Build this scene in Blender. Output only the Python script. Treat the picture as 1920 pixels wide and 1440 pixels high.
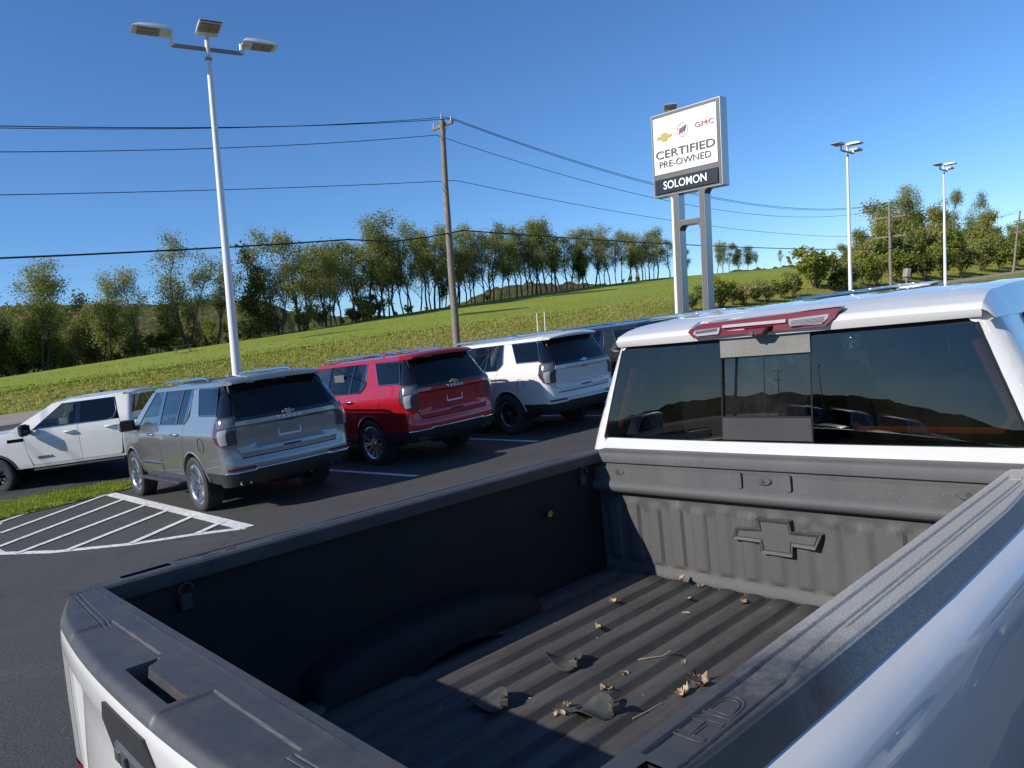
import bpy, bmesh, math, random
from mathutils import Vector, Matrix, noise

R = math.radians
for _o in list(bpy.data.objects):
    bpy.data.objects.remove(_o)
SC = bpy.context.scene
COL = SC.collection
rnd = random.Random(7)

# ------------------------------------------------------------------ camera, sky, sun, exposure
F, CW, CH = 1390.0, 1920.0, 1440.0            # focal length and frame of the photograph, pixels
PITCH, ROLL, EYE = R(3.8127), R(-7.5087), 1.9933
_cp, _sp, _cr, _sr = math.cos(PITCH), math.sin(PITCH), math.cos(ROLL), math.sin(ROLL)
FWD = Vector((0, _cp, -_sp)); _u0 = Vector((0, _sp, _cp)); _r0 = Vector((1, 0, 0))
RGT = _cr * _r0 + _sr * _u0; UPV = -_sr * _r0 + _cr * _u0
CAMPOS = Vector((0, 0, EYE))
cd = bpy.data.cameras.new("camera"); cam = bpy.data.objects.new("camera", cd); COL.objects.link(cam)
cd.sensor_width = 36.0; cd.lens = 36.0 * F / CW; cd.clip_start = 0.05; cd.clip_end = 6000
_m = Matrix((RGT, UPV, -FWD)).transposed().to_4x4(); _m.translation = CAMPOS
cam.matrix_world = _m
SC.camera = cam

SUN_EL, SUN_AZ = R(32.1), R(-116.5)           # azimuth measured from +Y towards +X
to_sun = Vector((math.sin(SUN_AZ) * math.cos(SUN_EL), math.cos(SUN_AZ) * math.cos(SUN_EL), math.sin(SUN_EL)))
wd = bpy.data.worlds.new("World"); SC.world = wd; wd.use_nodes = True
nt = wd.node_tree; bg = nt.nodes["Background"]
sky = nt.nodes.new("ShaderNodeTexSky"); sky.sky_type = 'NISHITA'; sky.sun_disc = False
sky.sun_elevation = SUN_EL; sky.sun_rotation = SUN_AZ % (2 * math.pi)
sky.altitude = 300; sky.air_density = 1.0; sky.dust_density = 0.0; sky.ozone_density = 9.5
hsv = nt.nodes.new("ShaderNodeHueSaturation"); hsv.inputs['Saturation'].default_value = 1.03
nt.links.new(sky.outputs[0], hsv.inputs['Color'])
nt.links.new(hsv.outputs[0], bg.inputs[0]); bg.inputs[1].default_value = 0.106
sl = bpy.data.lights.new("sun", 'SUN'); sun = bpy.data.objects.new("sun", sl); COL.objects.link(sun)
sl.energy = 4.1; sl.angle = R(0.5); sl.color = (1.0, 0.945, 0.86)
sun.rotation_euler = to_sun.to_track_quat('Z', 'Y').to_euler(); sun.location = (-30, -20, 40)
SC.view_settings.view_transform = 'Standard'; SC.view_settings.look = 'None'
SC.view_settings.exposure = 0.50; SC.view_settings.gamma = 1.0
SC.view_settings.use_curve_mapping = False
SC.render.engine = 'CYCLES'
SC.cycles.max_bounces = 6; SC.cycles.transparent_max_bounces = 12

# ------------------------------------------------------------------ the lie of the land
HX, HY = -0.668, 0.744                        # towards the road
UX, UY = 0.744, 0.668                         # along the road
def hu(h, u): return (HX * h + UX * u, HY * h + UY * u)
def to_hu(x, y): return (HX * x + HY * y, UX * x + UY * y)
def lerp(a, b, t): return a + (b - a) * t
def clamp(t, a=0.0, b=1.0): return a if t < a else b if t > b else t
def sstep(a, b, t):
    t = clamp((t - a) / (b - a)); return t * t * (3 - 2 * t)
def tab(T, x):
    if x <= T[0][0]: return T[0][1]
    for (a, p), (b, q) in zip(T, T[1:]):
        if x <= b: return p + (q - p) * (x - a) / (b - a)
    return T[-1][1]
ZB = ((-150, -1.0), (-40, 1.6), (5, 2.35), (28, 3.0), (52, 3.25), (140, 3.6), (400, 3.8))
ZT = ((-150, -6.0), (-60, 1.0), (0, 4.1), (13, 4.55), (40, 6.0), (76, 8.0), (138, 10.2), (240, 10.8), (500, 10.0))
def terrain(h, u):
    if h < 18: return 0.0
    if h < 24: return 1.32 * sstep(18, 24, h)
    if h < 32: return 1.32 + 0.16 * (h - 24) / 8
    zb, zt = tab(ZB, u), tab(ZT, u)
    if h < 38: return lerp(1.48, zb, sstep(31.8, 38.2, h) * 0.85 + 0.15 * (h - 32) / 6)
    if h < 102:
        t = (h - 38) / 64
        return lerp(zb, zt, t) + 0.12 * math.sin(h * 0.21 + u * 0.05) * min(1, t * 4)
    return zt - 0.11 * (h - 102) - 0.0006 * (h - 102) ** 2 if h < 180 else zt - 12.3
def tz(x, y): return terrain(*to_hu(x, y))
def ray(px, py):
    return (FWD + RGT * ((px - CW / 2) / F) - UPV * ((py - CH / 2) / F))
def on_h(px, h):
    """point of the ground on the line h = const. that stands under image column px"""
    d = ray(px, 720 - (px - 960) * 0.13)
    t = h / (HX * d.x + HY * d.y)
    x, y = d.x * t, d.y * t
    return Vector((x, y, tz(x, y)))

# ------------------------------------------------------------------ materials
def new_mat(name):
    m = bpy.data.materials.new(name); m.use_nodes = True
    nt = m.node_tree; b = nt.nodes["Principled BSDF"]
    return m, nt, b
def N(nt, t, **kw):
    n = nt.nodes.new(t)
    for k, v in kw.items():
        if k in n.inputs: n.inputs[k].default_value = v
        else: setattr(n, k, v)
    return n
def coords(nt, kind='Object', scale=None):
    tc = nt.nodes.new("ShaderNodeTexCoord")
    if scale is None: return tc.outputs[kind]
    mp = nt.nodes.new("ShaderNodeMapping"); mp.inputs['Scale'].default_value = scale
    nt.links.new(tc.outputs[kind], mp.inputs[0]); return mp.outputs[0]
def noise_tex(nt, co, scale, detail=4, rough=0.6):
    n = N(nt, "ShaderNodeTexNoise", Scale=scale, Detail=detail, Roughness=rough)
    nt.links.new(co, n.inputs['Vector']); return n.outputs['Fac']
def ramp(nt, fac, stops):
    r = nt.nodes.new("ShaderNodeValToRGB"); el = r.color_ramp.elements
    el[0].position, el[0].color = stops[0][0], (*stops[0][1], 1)
    el[1].position, el[1].color = stops[-1][0], (*stops[-1][1], 1)
    for p, c in stops[1:-1]:
        e = el.new(p); e.color = (*c, 1)
    nt.links.new(fac, r.inputs[0]); return r.outputs[0]
def g3(v): return (v, v, v)
def mixc(nt, fac, a, b):
    m = nt.nodes.new("ShaderNodeMix"); m.data_type = 'RGBA'
    for s, i in ((fac, 0), (a, 6), (b, 7)):
        if isinstance(s, (int, float)): m.inputs[i].default_value = s
        elif isinstance(s, tuple): m.inputs[i].default_value = (*s, 1)
        else: nt.links.new(s, m.inputs[i])
    return m.outputs[2]
def bump(nt, b, h, strength, dist=0.01):
    n = N(nt, "ShaderNodeBump", Strength=strength, Distance=dist)
    nt.links.new(h, n.inputs['Height']); nt.links.new(n.outputs[0], b.inputs['Normal'])
def simple(name, col, rough=0.5, metal=0.0, coat=0.0, spec=0.5, bumpy=None, vary=0.0, vscale=8.0):
    m, nt, b = new_mat(name)
    b.inputs['Base Color'].default_value = (*col, 1); b.inputs['Roughness'].default_value = rough
    b.inputs['Metallic'].default_value = metal; b.inputs['Coat Weight'].default_value = coat
    b.inputs['Coat Roughness'].default_value = 0.03; b.inputs['Specular IOR Level'].default_value = spec
    if vary:
        f = noise_tex(nt, coords(nt), vscale, 6, 0.65)
        lo = tuple(c * (1 - vary) for c in col); hi = tuple(min(1, c * (1 + vary)) for c in col)
        nt.links.new(ramp(nt, f, [(0.3, lo), (0.7, hi)]), b.inputs['Base Color'])
        nt.links.new(ramp(nt, f, [(0.3, g3(clamp(rough - .1))), (0.7, g3(clamp(rough + .1)))]), b.inputs['Roughness'])
    if bumpy: bump(nt, b, noise_tex(nt, coords(nt), bumpy[0], 3), bumpy[1], bumpy[2])
    return m
def paint(name, col, flake=0.0, rough=0.35):
    m, nt, b = new_mat(name)
    b.inputs['Roughness'].default_value = rough; b.inputs['Metallic'].default_value = flake
    b.inputs['Coat Weight'].default_value = 1.0; b.inputs['Coat Roughness'].default_value = 0.02
    co = coords(nt)
    f = noise_tex(nt, co, 2.5, 5, 0.6)      # road film
    lo = tuple(c * 0.93 for c in col)
    nt.links.new(ramp(nt, f, [(0.35, lo), (0.65, col)]), b.inputs['Base Color'])
    bump(nt, b, noise_tex(nt, co, 3.0, 1), 0.006, 0.05)   # panels are never dead flat
    return m
def glass(name, tint, refl=1.0, dirt=0.0):
    m, nt, b = new_mat(name); nt.nodes.remove(b)
    lw = N(nt, "ShaderNodeLayerWeight", Blend=0.5)
    pw = N(nt, "ShaderNodeMath", operation='POWER'); nt.links.new(lw.outputs['Facing'], pw.inputs[0]); pw.inputs[1].default_value = 5
    ma = N(nt, "ShaderNodeMath", operation='MULTIPLY_ADD'); nt.links.new(pw.outputs[0], ma.inputs[0])
    ma.inputs[1].default_value = 0.9; ma.inputs[2].default_value = 0.055 * refl
    tr = N(nt, "ShaderNodeBsdfTransparent"); tr.inputs[0].default_value = (*tint, 1)
    gl = N(nt, "ShaderNodeBsdfGlossy"); gl.inputs['Roughness'].default_value = 0.0
    gl.inputs[0].default_value = (1, 1, 1, 1)
    mx = nt.nodes.new("ShaderNodeMixShader")
    nt.links.new(ma.outputs[0], mx.inputs[0]); nt.links.new(tr.outputs[0], mx.inputs[1]); nt.links.new(gl.outputs[0], mx.inputs[2])
    out = nt.nodes["Material Output"]; last = mx.outputs[0]
    if dirt:
        df = N(nt, "ShaderNodeBsdfDiffuse"); df.inputs[0].default_value = (0.5, 0.5, 0.48, 1)
        f = noise_tex(nt, coords(nt, 'Object', (1.6, 1.6, 1)), 3.0, 8, 0.7)
        rp = ramp(nt, f, [(0.45, g3(0.0)), (0.8, g3(dirt))])
        m2 = nt.nodes.new("ShaderNodeMixShader"); nt.links.new(rp, m2.inputs[0])
        nt.links.new(last, m2.inputs[1]); nt.links.new(df.outputs[0], m2.inputs[2]); last = m2.outputs[0]
    nt.links.new(last, out.inputs[0])
    return m

M = {}
M['white'] = paint('white paint', (0.61, 0.60, 0.575), 0.0, 0.4)
M['silver'] = paint('grey metallic paint', (0.30, 0.305, 0.31), 0.75, 0.32)
M['red'] = paint('red metallic paint', (0.42, 0.006, 0.018), 0.35, 0.3)
M['blue'] = paint('blue metallic paint', (0.02, 0.06, 0.30), 0.3, 0.3)
M['black'] = paint('black paint', (0.010, 0.011, 0.014), 0.0, 0.6)
M['black'].node_tree.nodes['Principled BSDF'].inputs['Specular IOR Level'].default_value = 0.05
M['gloss'] = simple('black gloss trim', (0.006, 0.006, 0.008), 0.08, coat=1.0)
M['plastic'] = simple('black plastic', (0.02, 0.02, 0.022), 0.55, bumpy=(120, 0.2, 0.002))
M['dark'] = simple('dark void lining', (0.008, 0.008, 0.009), 0.9)
M['chrome'] = simple('chrome', (0.75, 0.76, 0.78), 0.08, 1.0)
M['alu'] = simple('bright alloy', (0.55, 0.56, 0.58), 0.22, 1.0)
M['darkalloy'] = simple('machined dark alloy', (0.16, 0.16, 0.17), 0.3, 0.9)
M['blackalloy'] = simple('black alloy', (0.02, 0.02, 0.022), 0.3, 0.6)
M['tyre'] = simple('tyre rubber', (0.028, 0.027, 0.026), 0.8, vary=0.3, vscale=30)
M['smoke'] = simple('smoked lamp lens', (0.05, 0.05, 0.055), 0.06, coat=1.0)
M['clear'] = simple('clear lamp optic', (0.30, 0.30, 0.315), 0.15, coat=1.0)
M['redlens'] = simple('red lens', (0.13, 0.003, 0.010), 0.22, coat=0.6)
M['amber'] = simple('orange lining', (0.42, 0.11, 0.015), 0.6)
M['gold'] = simple('gold emblem', (0.75, 0.5, 0.12), 0.25, 0.7)
M['dullgold'] = simple('dull gold emblem', (0.42, 0.34, 0.18), 0.4, 0.3)
M['satin'] = simple('satin silver letters', (0.68, 0.69, 0.71), 0.5, 0.1)
M['seat'] = simple('seat cloth', (0.05, 0.048, 0.046), 0.85)
M['paper'] = simple('paper', (0.7, 0.72, 0.7), 0.8)
M['privacy'] = glass('privacy glass', (0.17, 0.18, 0.19))
M['tint'] = glass('tinted glass', (0.42, 0.5, 0.47))
M['rearglass'] = glass('dark rear glass', (0.22, 0.22, 0.22), 0.95, 0.012)
M['sliderglass'] = glass('dusty slider glass', (0.12, 0.125, 0.13), 1.1, 0.05)
M['darkglass'] = simple('opaque dark glass', (0.003, 0.004, 0.006), 0.01, spec=0.45)

# ------------------------------------------------------------------ mesh helpers
class MB:
    def __init__(s): s.v = []; s.f = []; s.m = []
    def add(s, vs, fs, mi=0):
        o = len(s.v); s.v += [tuple(p) for p in vs]
        s.f += [tuple(i + o for i in f) for f in fs]; s.m += [mi] * len(fs); return s
    def box(s, c, d, mi=0, rot=None, ch=0.0):
        x, y, z = d[0] / 2, d[1] / 2, d[2] / 2
        if ch:
            vs = []; ids = {}
            for sx in (-1, 1):
                for sy in (-1, 1):
                    for sz in (-1, 1):
                        for ax in range(3):
                            p = [sx * x, sy * y, sz * z]
                            for k in range(3):
                                if k != ax: p[k] -= (sx, sy, sz)[k] * ch
                            ids[(sx, sy, sz, ax)] = len(vs); vs.append(Vector(p))
            fs = []
            for ax in range(3):
                a, b = [(1, 2), (2, 0), (0, 1)][ax]
                for sg in (-1, 1):
                    q = []
                    for sa, sb in ((-1, -1), (1, -1), (1, 1), (-1, 1)):
                        k = [0, 0, 0]; k[ax] = sg; k[a] = sa; k[b] = sb; q.append(ids[(*k, ax)])
                    fs.append(q if sg > 0 else q[::-1])
                for sa in (-1, 1):
                    for sb in (-1, 1):
                        q = []
                        for sg in (-1, 1):
                            k = [0, 0, 0]; k[ax] = sg; k[a] = sa; k[b] = sb
                            q.append((ids[(*k, a)], ids[(*k, b)]))
                        f = [q[0][0], q[1][0], q[1][1], q[0][1]]
                        fs.append(f if sa * sb > 0 else f[::-1])
            for sx in (-1, 1):
                for sy in (-1, 1):
                    for sz in (-1, 1):
                        f = [ids[(sx, sy, sz, k)] for k in range(3)]
                        fs.append(f if sx * sy * sz > 0 else f[::-1])
        else:
            vs = [Vector((a * x, b * y, e * z)) for a in (-1, 1) for b in (-1, 1) for e in (-1, 1)]
            fs = [(0, 1, 3, 2), (4, 6, 7, 5), (0, 4, 5, 1), (2, 3, 7, 6), (0, 2, 6, 4), (1, 5, 7, 3)]
        if rot is not None: vs = [rot @ p for p in vs]
        c = Vector(c)
        return s.add([p + c for p in vs], fs, mi)
    def tube(s, pts, rad, n=8, mi=0, caps=True):
        pts = [Vector(p) for p in pts]
        if isinstance(rad, (int, float)): rad = [rad] * len(pts)
        vs = []; ref = None
        for i, p in enumerate(pts):
            t = (pts[min(i + 1, len(pts) - 1)] - pts[max(i - 1, 0)]).normalized()
            if ref is None: ref = t.orthogonal().normalized()
            ref = (ref - t * ref.dot(t)).normalized(); b = t.cross(ref)
            for k in range(n):
                a = 2 * math.pi * k / n
                vs.append(p + (ref * math.cos(a) + b * math.sin(a)) * rad[i])
        fs = []
        for i in range(len(pts) - 1):
            for k in range(n):
                k2 = (k + 1) % n
                fs.append((i * n + k, i * n + k2, (i + 1) * n + k2, (i + 1) * n + k))
        if caps:
            fs.append(tuple(range(n))[::-1]); fs.append(tuple((len(pts) - 1) * n + k for k in range(n)))
        return s.add(vs, fs, mi)
    def grid(s, rows, mi=0, flip=False):
        n = len(rows[0]); vs = [p for r in rows for p in r]; fs = []
        for i in range(len(rows) - 1):
            for k in range(n - 1):
                f = (i * n + k, i * n + k + 1, (i + 1) * n + k + 1, (i + 1) * n + k)
                fs.append(f[::-1] if flip else f)
        return s.add(vs, fs, mi)
    def lathe(s, prof, c, ax='x', n=28, mi=0, flip=False):
        rows = []
        for k in range(n + 1):
            a = 2 * math.pi * k / n; ca, sa = math.cos(a), math.sin(a)
            row = []
            for r, t in prof:
                p = {'x': (t, r * ca, r * sa), 'y': (r * ca, t, r * sa), 'z': (r * ca, r * sa, t)}[ax]
                row.append(Vector(p) + Vector(c))
            rows.append(row)
        return s.grid(rows, mi, flip)
    def prism(s, poly, fn, d0, d1, mi=0, inset=None):
        """poly in 2D, fn(a,b,d)->3D, walls from depth d0 to d1, cap at d1"""
        n = len(poly); top = inset or poly
        vs = [fn(a, b, d0) for a, b in poly] + [fn(a, b, d1) for a, b in top]
        fs = [(i, (i + 1) % n, n + (i + 1) % n, n + i) for i in range(n)] + [tuple(range(n, 2 * n))]
        return s.add(vs, fs, mi)
    def build(s, name, mats, parent=None, sharp=32, smooth=True):
        me = bpy.data.meshes.new(name); me.from_pydata([tuple(p) for p in s.v], [], s.f)
        for m in (mats if isinstance(mats, (list, tuple)) else [mats]): me.materials.append(m)
        if any(s.m): me.polygons.foreach_set("material_index", s.m)
        if smooth:
            me.polygons.foreach_set("use_smooth", [True] * len(me.polygons))
            me.set_sharp_from_angle(angle=R(sharp))
        me.update()
        return link(name, me, parent)
def link(name, me, parent=None):
    o = bpy.data.objects.new(name, me); COL.objects.link(o)
    if parent is not None: o.parent = parent
    return o
def thing(name, label, cat, loc=(0, 0, 0), rz=0.0, group=None):
    o = bpy.data.objects.new(name, None); COL.objects.link(o); o.location = loc; o.rotation_euler = (0, 0, rz)
    o.empty_display_size = 0.3
    return tag(o, label, cat, group)
def tag(o, label, cat, group=None):
    o['label'] = label; o['category'] = cat
    if group: o['group'] = group
    return o
def kids(o): return [c for c in bpy.data.objects if c.parent == o]
def dup(root, loc=None, rz=None, label=None, group=None, scale=None, swap=None):
    def cp(o, par):
        c = o.copy(); COL.objects.link(c); c.parent = par
        if swap and c.type == 'MESH':
            for i, sl_ in enumerate(c.material_slots):
                if sl_.material in swap:
                    nm_ = swap[sl_.material]; sl_.link = 'OBJECT'; sl_.material = nm_
        for k in ch.get(o.name, []): cp(k, c)
        return c
    ch = {}
    for o in bpy.data.objects:
        if o.parent: ch.setdefault(o.parent.name, []).append(o)
    r = cp(root, None)
    if loc is not None: r.location = loc
    if rz is not None: r.rotation_euler = (0, 0, rz)
    if scale is not None: r.scale = scale
    if label: r['label'] = label
    if group: r['group'] = group
    return r
def rounded(poly, rad, n=4):
    out = []; L = len(poly)
    for i in range(L):
        p = Vector(poly[i]); a = Vector(poly[i - 1]) - p; b = Vector(poly[(i + 1) % L]) - p
        r_ = rad[i] if isinstance(rad, (list, tuple)) else rad
        la, lb = a.length, b.length
        if r_ <= 0: out.append(tuple(p)); continue
        d = min(r_, la * 0.45, lb * 0.45)
        A, B = p + a / la * d, p + b / lb * d
        for k in range(n + 1):
            t = k / n; q = A * (1 - t) ** 2 + p * 2 * t * (1 - t) + B * t * t
            out.append((q.x, q.y))
    return out
def frange(a, b, st):
    n = max(1, int(round((b - a) / st))); return [a + (b - a) * i / n for i in range(n + 1)]
def patch(mb, outline, fn, out, ca=(), cb=(), rim=None, mi=0, hole=None):
    """flat outline, cut into a net, laid on the surface fn(a,b); rim = vector by which the edge turns in"""
    bm = bmesh.new()
    vs = [bm.verts.new((a, b, 0)) for a, b in outline]
    bm.faces.new(vs)
    for vals, no in ((ca, (1, 0, 0)), (cb, (0, 1, 0))):
        for c in vals:
            bmesh.ops.bisect_plane(bm, geom=bm.verts[:] + bm.edges[:] + bm.faces[:], dist=1e-6,
                                   plane_co=(c, c, 0), plane_no=no)
    bmesh.ops.remove_doubles(bm, verts=bm.verts[:], dist=1e-6)
    bm.verts.ensure_lookup_table()
    nv = set()
    if rim is not None:
        ret = bmesh.ops.extrude_edge_only(bm, edges=[e for e in bm.edges if e.is_boundary])
        nv = {g for g in ret['geom'] if isinstance(g, bmesh.types.BMVert)}
    bm.verts.index_update()
    rv = Vector(rim) if rim is not None else None
    pts = []
    for v in bm.verts:
        p = Vector(fn(v.co.x, v.co.y))
        if v in nv: p = p + rv
        pts.append(p)
    for v, p in zip(bm.verts, pts): v.co = p
    bmesh.ops.recalc_face_normals(bm, faces=bm.faces[:])
    s_ = Vector((0, 0, 0))
    for f in bm.faces:
        f.normal_update()
        if not any(v in nv for v in f.verts): s_ += f.normal * f.calc_area()
    fs = [tuple(v.index for v in f.verts) for f in bm.faces]
    if s_.dot(Vector(out)) < 0: fs = [f[::-1] for f in fs]
    bm.free()
    return mb.add(pts, fs, mi)
def text_mesh(body, size, depth, outline=0.0, bold=0.0, sx=1.0, spacing=1.0):
    cu = bpy.data.curves.new("lettering", 'FONT'); cu.body = body; cu.size = size; cu.extrude = depth
    cu.align_x = 'CENTER'; cu.align_y = 'CENTER'; cu.offset = bold; cu.space_character = spacing
    cu.resolution_u = 4
    if outline: cu.fill_mode = 'NONE'; cu.bevel_depth = outline; cu.extrude = 0; cu.bevel_resolution = 1
    o = bpy.data.objects.new("lettering", cu); COL.objects.link(o)
    dg = bpy.context.evaluated_depsgraph_get()
    me = bpy.data.meshes.new_from_object(o.evaluated_get(dg))
    bpy.data.objects.remove(o)
    if sx != 1.0: me.transform(Matrix.Diagonal((sx, 1, 1, 1)))
    return me
def place_text(name, me, mat, parent, origin, xdir, ydir):
    me.materials.clear(); me.materials.append(mat)
    o = link(name, me, parent)
    x = Vector(xdir).normalized(); y = Vector(ydir); y = (y - x * y.dot(x)).normalized(); z = x.cross(y)
    m = Matrix((x, y, z)).transposed().to_4x4(); m.translation = Vector(origin); o.matrix_local = m
    return o
def bowtie(w, h):
    """outline of the slanted cross-shaped badge, centred"""
    a, c, k, q = w / 2, w * 0.19, h * 0.2, w * 0.075
    return [(-a, -k), (-c, -k), (-c, -h / 2), (c, -h / 2), (c, -k), (a - q, -k),
            (a, k), (c, k), (c, h / 2), (-c, h / 2), (-c, k), (-a + q, k)]
def sgn(v): return 1 if v >= 0 else -1

# ------------------------------------------------------------------ ground sheets
def mat_asphalt(name, lo, hi, speck, cracks=True):
    m, nt, b = new_mat(name); co = coords(nt)
    big = ramp(nt, noise_tex(nt, co, 0.35, 5, 0.6), [(0.3, lo), (0.7, hi)])
    fine = noise_tex(nt, co, 140.0, 2, 0.7); agg = noise_tex(nt, co, 42.0, 3, 0.8)
    c = mixc(nt, ramp(nt, fine, [(0.56, g3(0)), (0.70, g3(1))]), big, speck)
    c = mixc(nt, ramp(nt, agg, [(0.30, g3(.75)), (0.46, g3(0))]), c, tuple(x * 0.35 for x in lo))
    c = mixc(nt, ramp(nt, agg, [(0.58, g3(0)), (0.72, g3(.8))]), c, speck)
    st = ramp(nt, noise_tex(nt, co, 0.9, 7, 0.72), [(0.54, g3(0)), (0.70, g3(0.5))])
    c = mixc(nt, st, c, tuple(x * 0.55 for x in lo))
    st2 = ramp(nt, noise_tex(nt, coords(nt, 'Object', (.35, 1.4, 1)), 1.1, 6, 0.7), [(0.56, g3(0)), (0.74, g3(0.45))])
    c = mixc(nt, st2, c, tuple(min(1, x * 1.7) for x in hi))
    if cracks:
        v = N(nt, "ShaderNodeTexVoronoi", feature='DISTANCE_TO_EDGE', Scale=0.22)
        w = nt.nodes.new("ShaderNodeVectorMath"); w.operation = 'ADD'
        nz = nt.nodes.new("ShaderNodeTexNoise"); nz.inputs['Scale'].default_value = 1.2; nt.links.new(co, nz.inputs['Vector'])
        nt.links.new(co, w.inputs[0]); nt.links.new(nz.outputs['Color'], w.inputs[1]); nt.links.new(w.outputs[0], v.inputs['Vector'])
        c = mixc(nt, ramp(nt, v.outputs['Distance'], [(0.0022, g3(0.32)), (0.005, g3(0))]), c, tuple(x * 0.5 for x in lo))
    nt.links.new(c, b.inputs['Base Color']); b.inputs['Roughness'].default_value = 0.82
    b.inputs['Specular IOR Level'].default_value = 0.35
    bump(nt, b, agg, 0.8, 0.012); return m
M['asphalt'] = mat_asphalt('asphalt', (0.046, 0.0445, 0.043), (0.062, 0.0595, 0.057), (0.15, 0.146, 0.14))
M['road'] = mat_asphalt('worn concrete road', (0.24, 0.20, 0.16), (0.30, 0.26, 0.21), (0.34, 0.30, 0.25), False)
def mat_line():
    m, nt, b = new_mat('road paint'); co = coords(nt)
    w = noise_tex(nt, co, 14.0, 6, 0.75)
    nt.links.new(ramp(nt, w, [(0.34, (0.10, 0.10, 0.098)), (0.41, (0.42, 0.42, 0.40)), (0.49, (0.64, 0.64, 0.61)), (0.8, (0.78, 0.78, 0.75))]), b.inputs['Base Color'])
    b.inputs['Roughness'].default_value = 0.7; bump(nt, b, noise_tex(nt, co, 130, 2), 0.5, 0.004); return m
M['line'] = mat_line()
def mat_turf(name, stops, big=0.06, fine=3.0):
    m, nt, b = new_mat(name); co = coords(nt)
    f1 = noise_tex(nt, co, big, 6, 0.65); f2 = noise_tex(nt, co, fine, 6, 0.75)
    mx = N(nt, "ShaderNodeMath", operation='MULTIPLY_ADD'); nt.links.new(f2, mx.inputs[0]); mx.inputs[1].default_value = 0.6
    sc = N(nt, "ShaderNodeMath", operation='MULTIPLY'); nt.links.new(f1, sc.inputs[0]); sc.inputs[1].default_value = 0.4
    nt.links.new(sc.outputs[0], mx.inputs[2])
    nt.links.new(ramp(nt, mx.outputs[0], stops), b.inputs['Base Color']); b.inputs['Roughness'].default_value = 0.95
    b.inputs['Specular IOR Level'].default_value = 0.1
    bump(nt, b, f2, 1.0, 0.25); return m
M['field'] = mat_turf('mown field grass', [(0.34, (0.17, 0.21, 0.030)), (0.5, (0.235, 0.275, 0.042)), (0.66, (0.29, 0.32, 0.06))], 0.05, 1.3)
M['bank'] = mat_turf('rough bank grass', [(0.36, (0.17, 0.18, 0.035)), (0.5, (0.27, 0.265, 0.055)), (0.64, (0.37, 0.31, 0.12))], 0.3, 2.5)
M['earth'] = mat_turf('far ground', [(0.36, (0.03, 0.045, 0.012)), (0.64, (0.07, 0.08, 0.025))], 0.02, 0.3)
def mat_forest():
    m, nt, b = new_mat('far woodland'); co = coords(nt)
    f = noise_tex(nt, co, 0.12, 8, 0.75)
    nt.links.new(ramp(nt, f, [(0.35, (0.050, 0.058, 0.024)), (0.5, (0.10, 0.10, 0.042)), (0.66, (0.17, 0.14, 0.066))]), b.inputs['Base Color'])
    b.inputs['Roughness'].default_value = 1.0; b.inputs['Specular IOR Level'].default_value = 0
    bump(nt, b, f, 1.0, 4.0); return m
M['forest'] = mat_forest()
def struct(name, mb, mat, **k):
    o = mb.build(name, mat, None, 180, **k); o['kind'] = 'structure'; return o

def sheet(name, hs, us, mat, dz=0.0):
    rows = []
    for h in hs:
        rows.append([(*hu(h, u), terrain(h, u) + dz) for u in us])
    return struct(name, MB().grid(rows, flip=True), mat)
US = frange(-160, 420, 5.0)
sheet('ground', [-900, -300, -60, -20, 0, 10, 17.9, 18.5, 20, 22, 23.9, 24, 28, 32, 34, 36, 38, 45, 60, 80, 100, 104, 110, 120, 135, 150, 180, 250, 400, 900, 1600],
      [-1800, -900, -400] + frange(-160, 420, 20) + [600, 1000, 1800], M['earth'], -0.06)
sheet('parking_lot', [-80, -40, -20, 0, 10, 18], frange(-120, 260, 20), M['asphalt'])
sheet('verge', frange(17.9, 24.0, 0.61), [u for u in US if u >= 10], M['bank'], 0.012)
sheet('driveway', frange(17.9, 24.0, 0.61), [u for u in US if u <= 10], M['asphalt'], 0.012)
sheet('road', frange(24.0, 32.0, 1.0), US, M['road'], 0.02)
sheet('grass_bank', frange(32.0, 38.6, 0.5), US, M['bank'], 0.01)
sheet('field', frange(37.9, 102.4, 1.5), US, M['field'], 0.05)

def hills():
    prof = [(-1200, 640), (-300, 590), (-60, 574), (0, 572), (100, 570), (250, 573), (400, 563), (480, 561), (560, 588), (650, 594), (800, 590), (865, 566),
            (930, 540), (1000, 529), (1100, 531), (1200, 536), (1330, 524), (1380, 508), (1450, 502), (1500, 492), (1600, 482), (1800, 470), (2400, 430)]
    rows = []
    for px in frange(-1200, 2400, 3.0):
        py = tab(prof, px); d = ray(px, py); row = []
        dist = 430 + 60 * noise.noise(Vector((px * 0.002, 3, 0)))
        zr = EYE + d.z * dist
        for q, zf in ((0.62, 0.0), (0.7, 0.16), (0.78, 0.36), (0.85, 0.58), (0.91, 0.78), (0.96, 0.92), (1.0, 1.0), (1.05, 0.97), (1.15, 0.8), (1.4, 0.2)):
            x, y = d.x * dist * q, d.y * dist * q
            zz = lerp(-14, zr, zf)
            zz += 1.7 * noise.noise(Vector((x * 0.16, y * 0.16, 0))) + 1.1 * noise.noise(Vector((x * 0.4, y * 0.4, 5)))
            row.append((x, y, zz))
        rows.append(row)
    struct('hills', MB().grid(rows), M['forest'])
hills()

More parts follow.
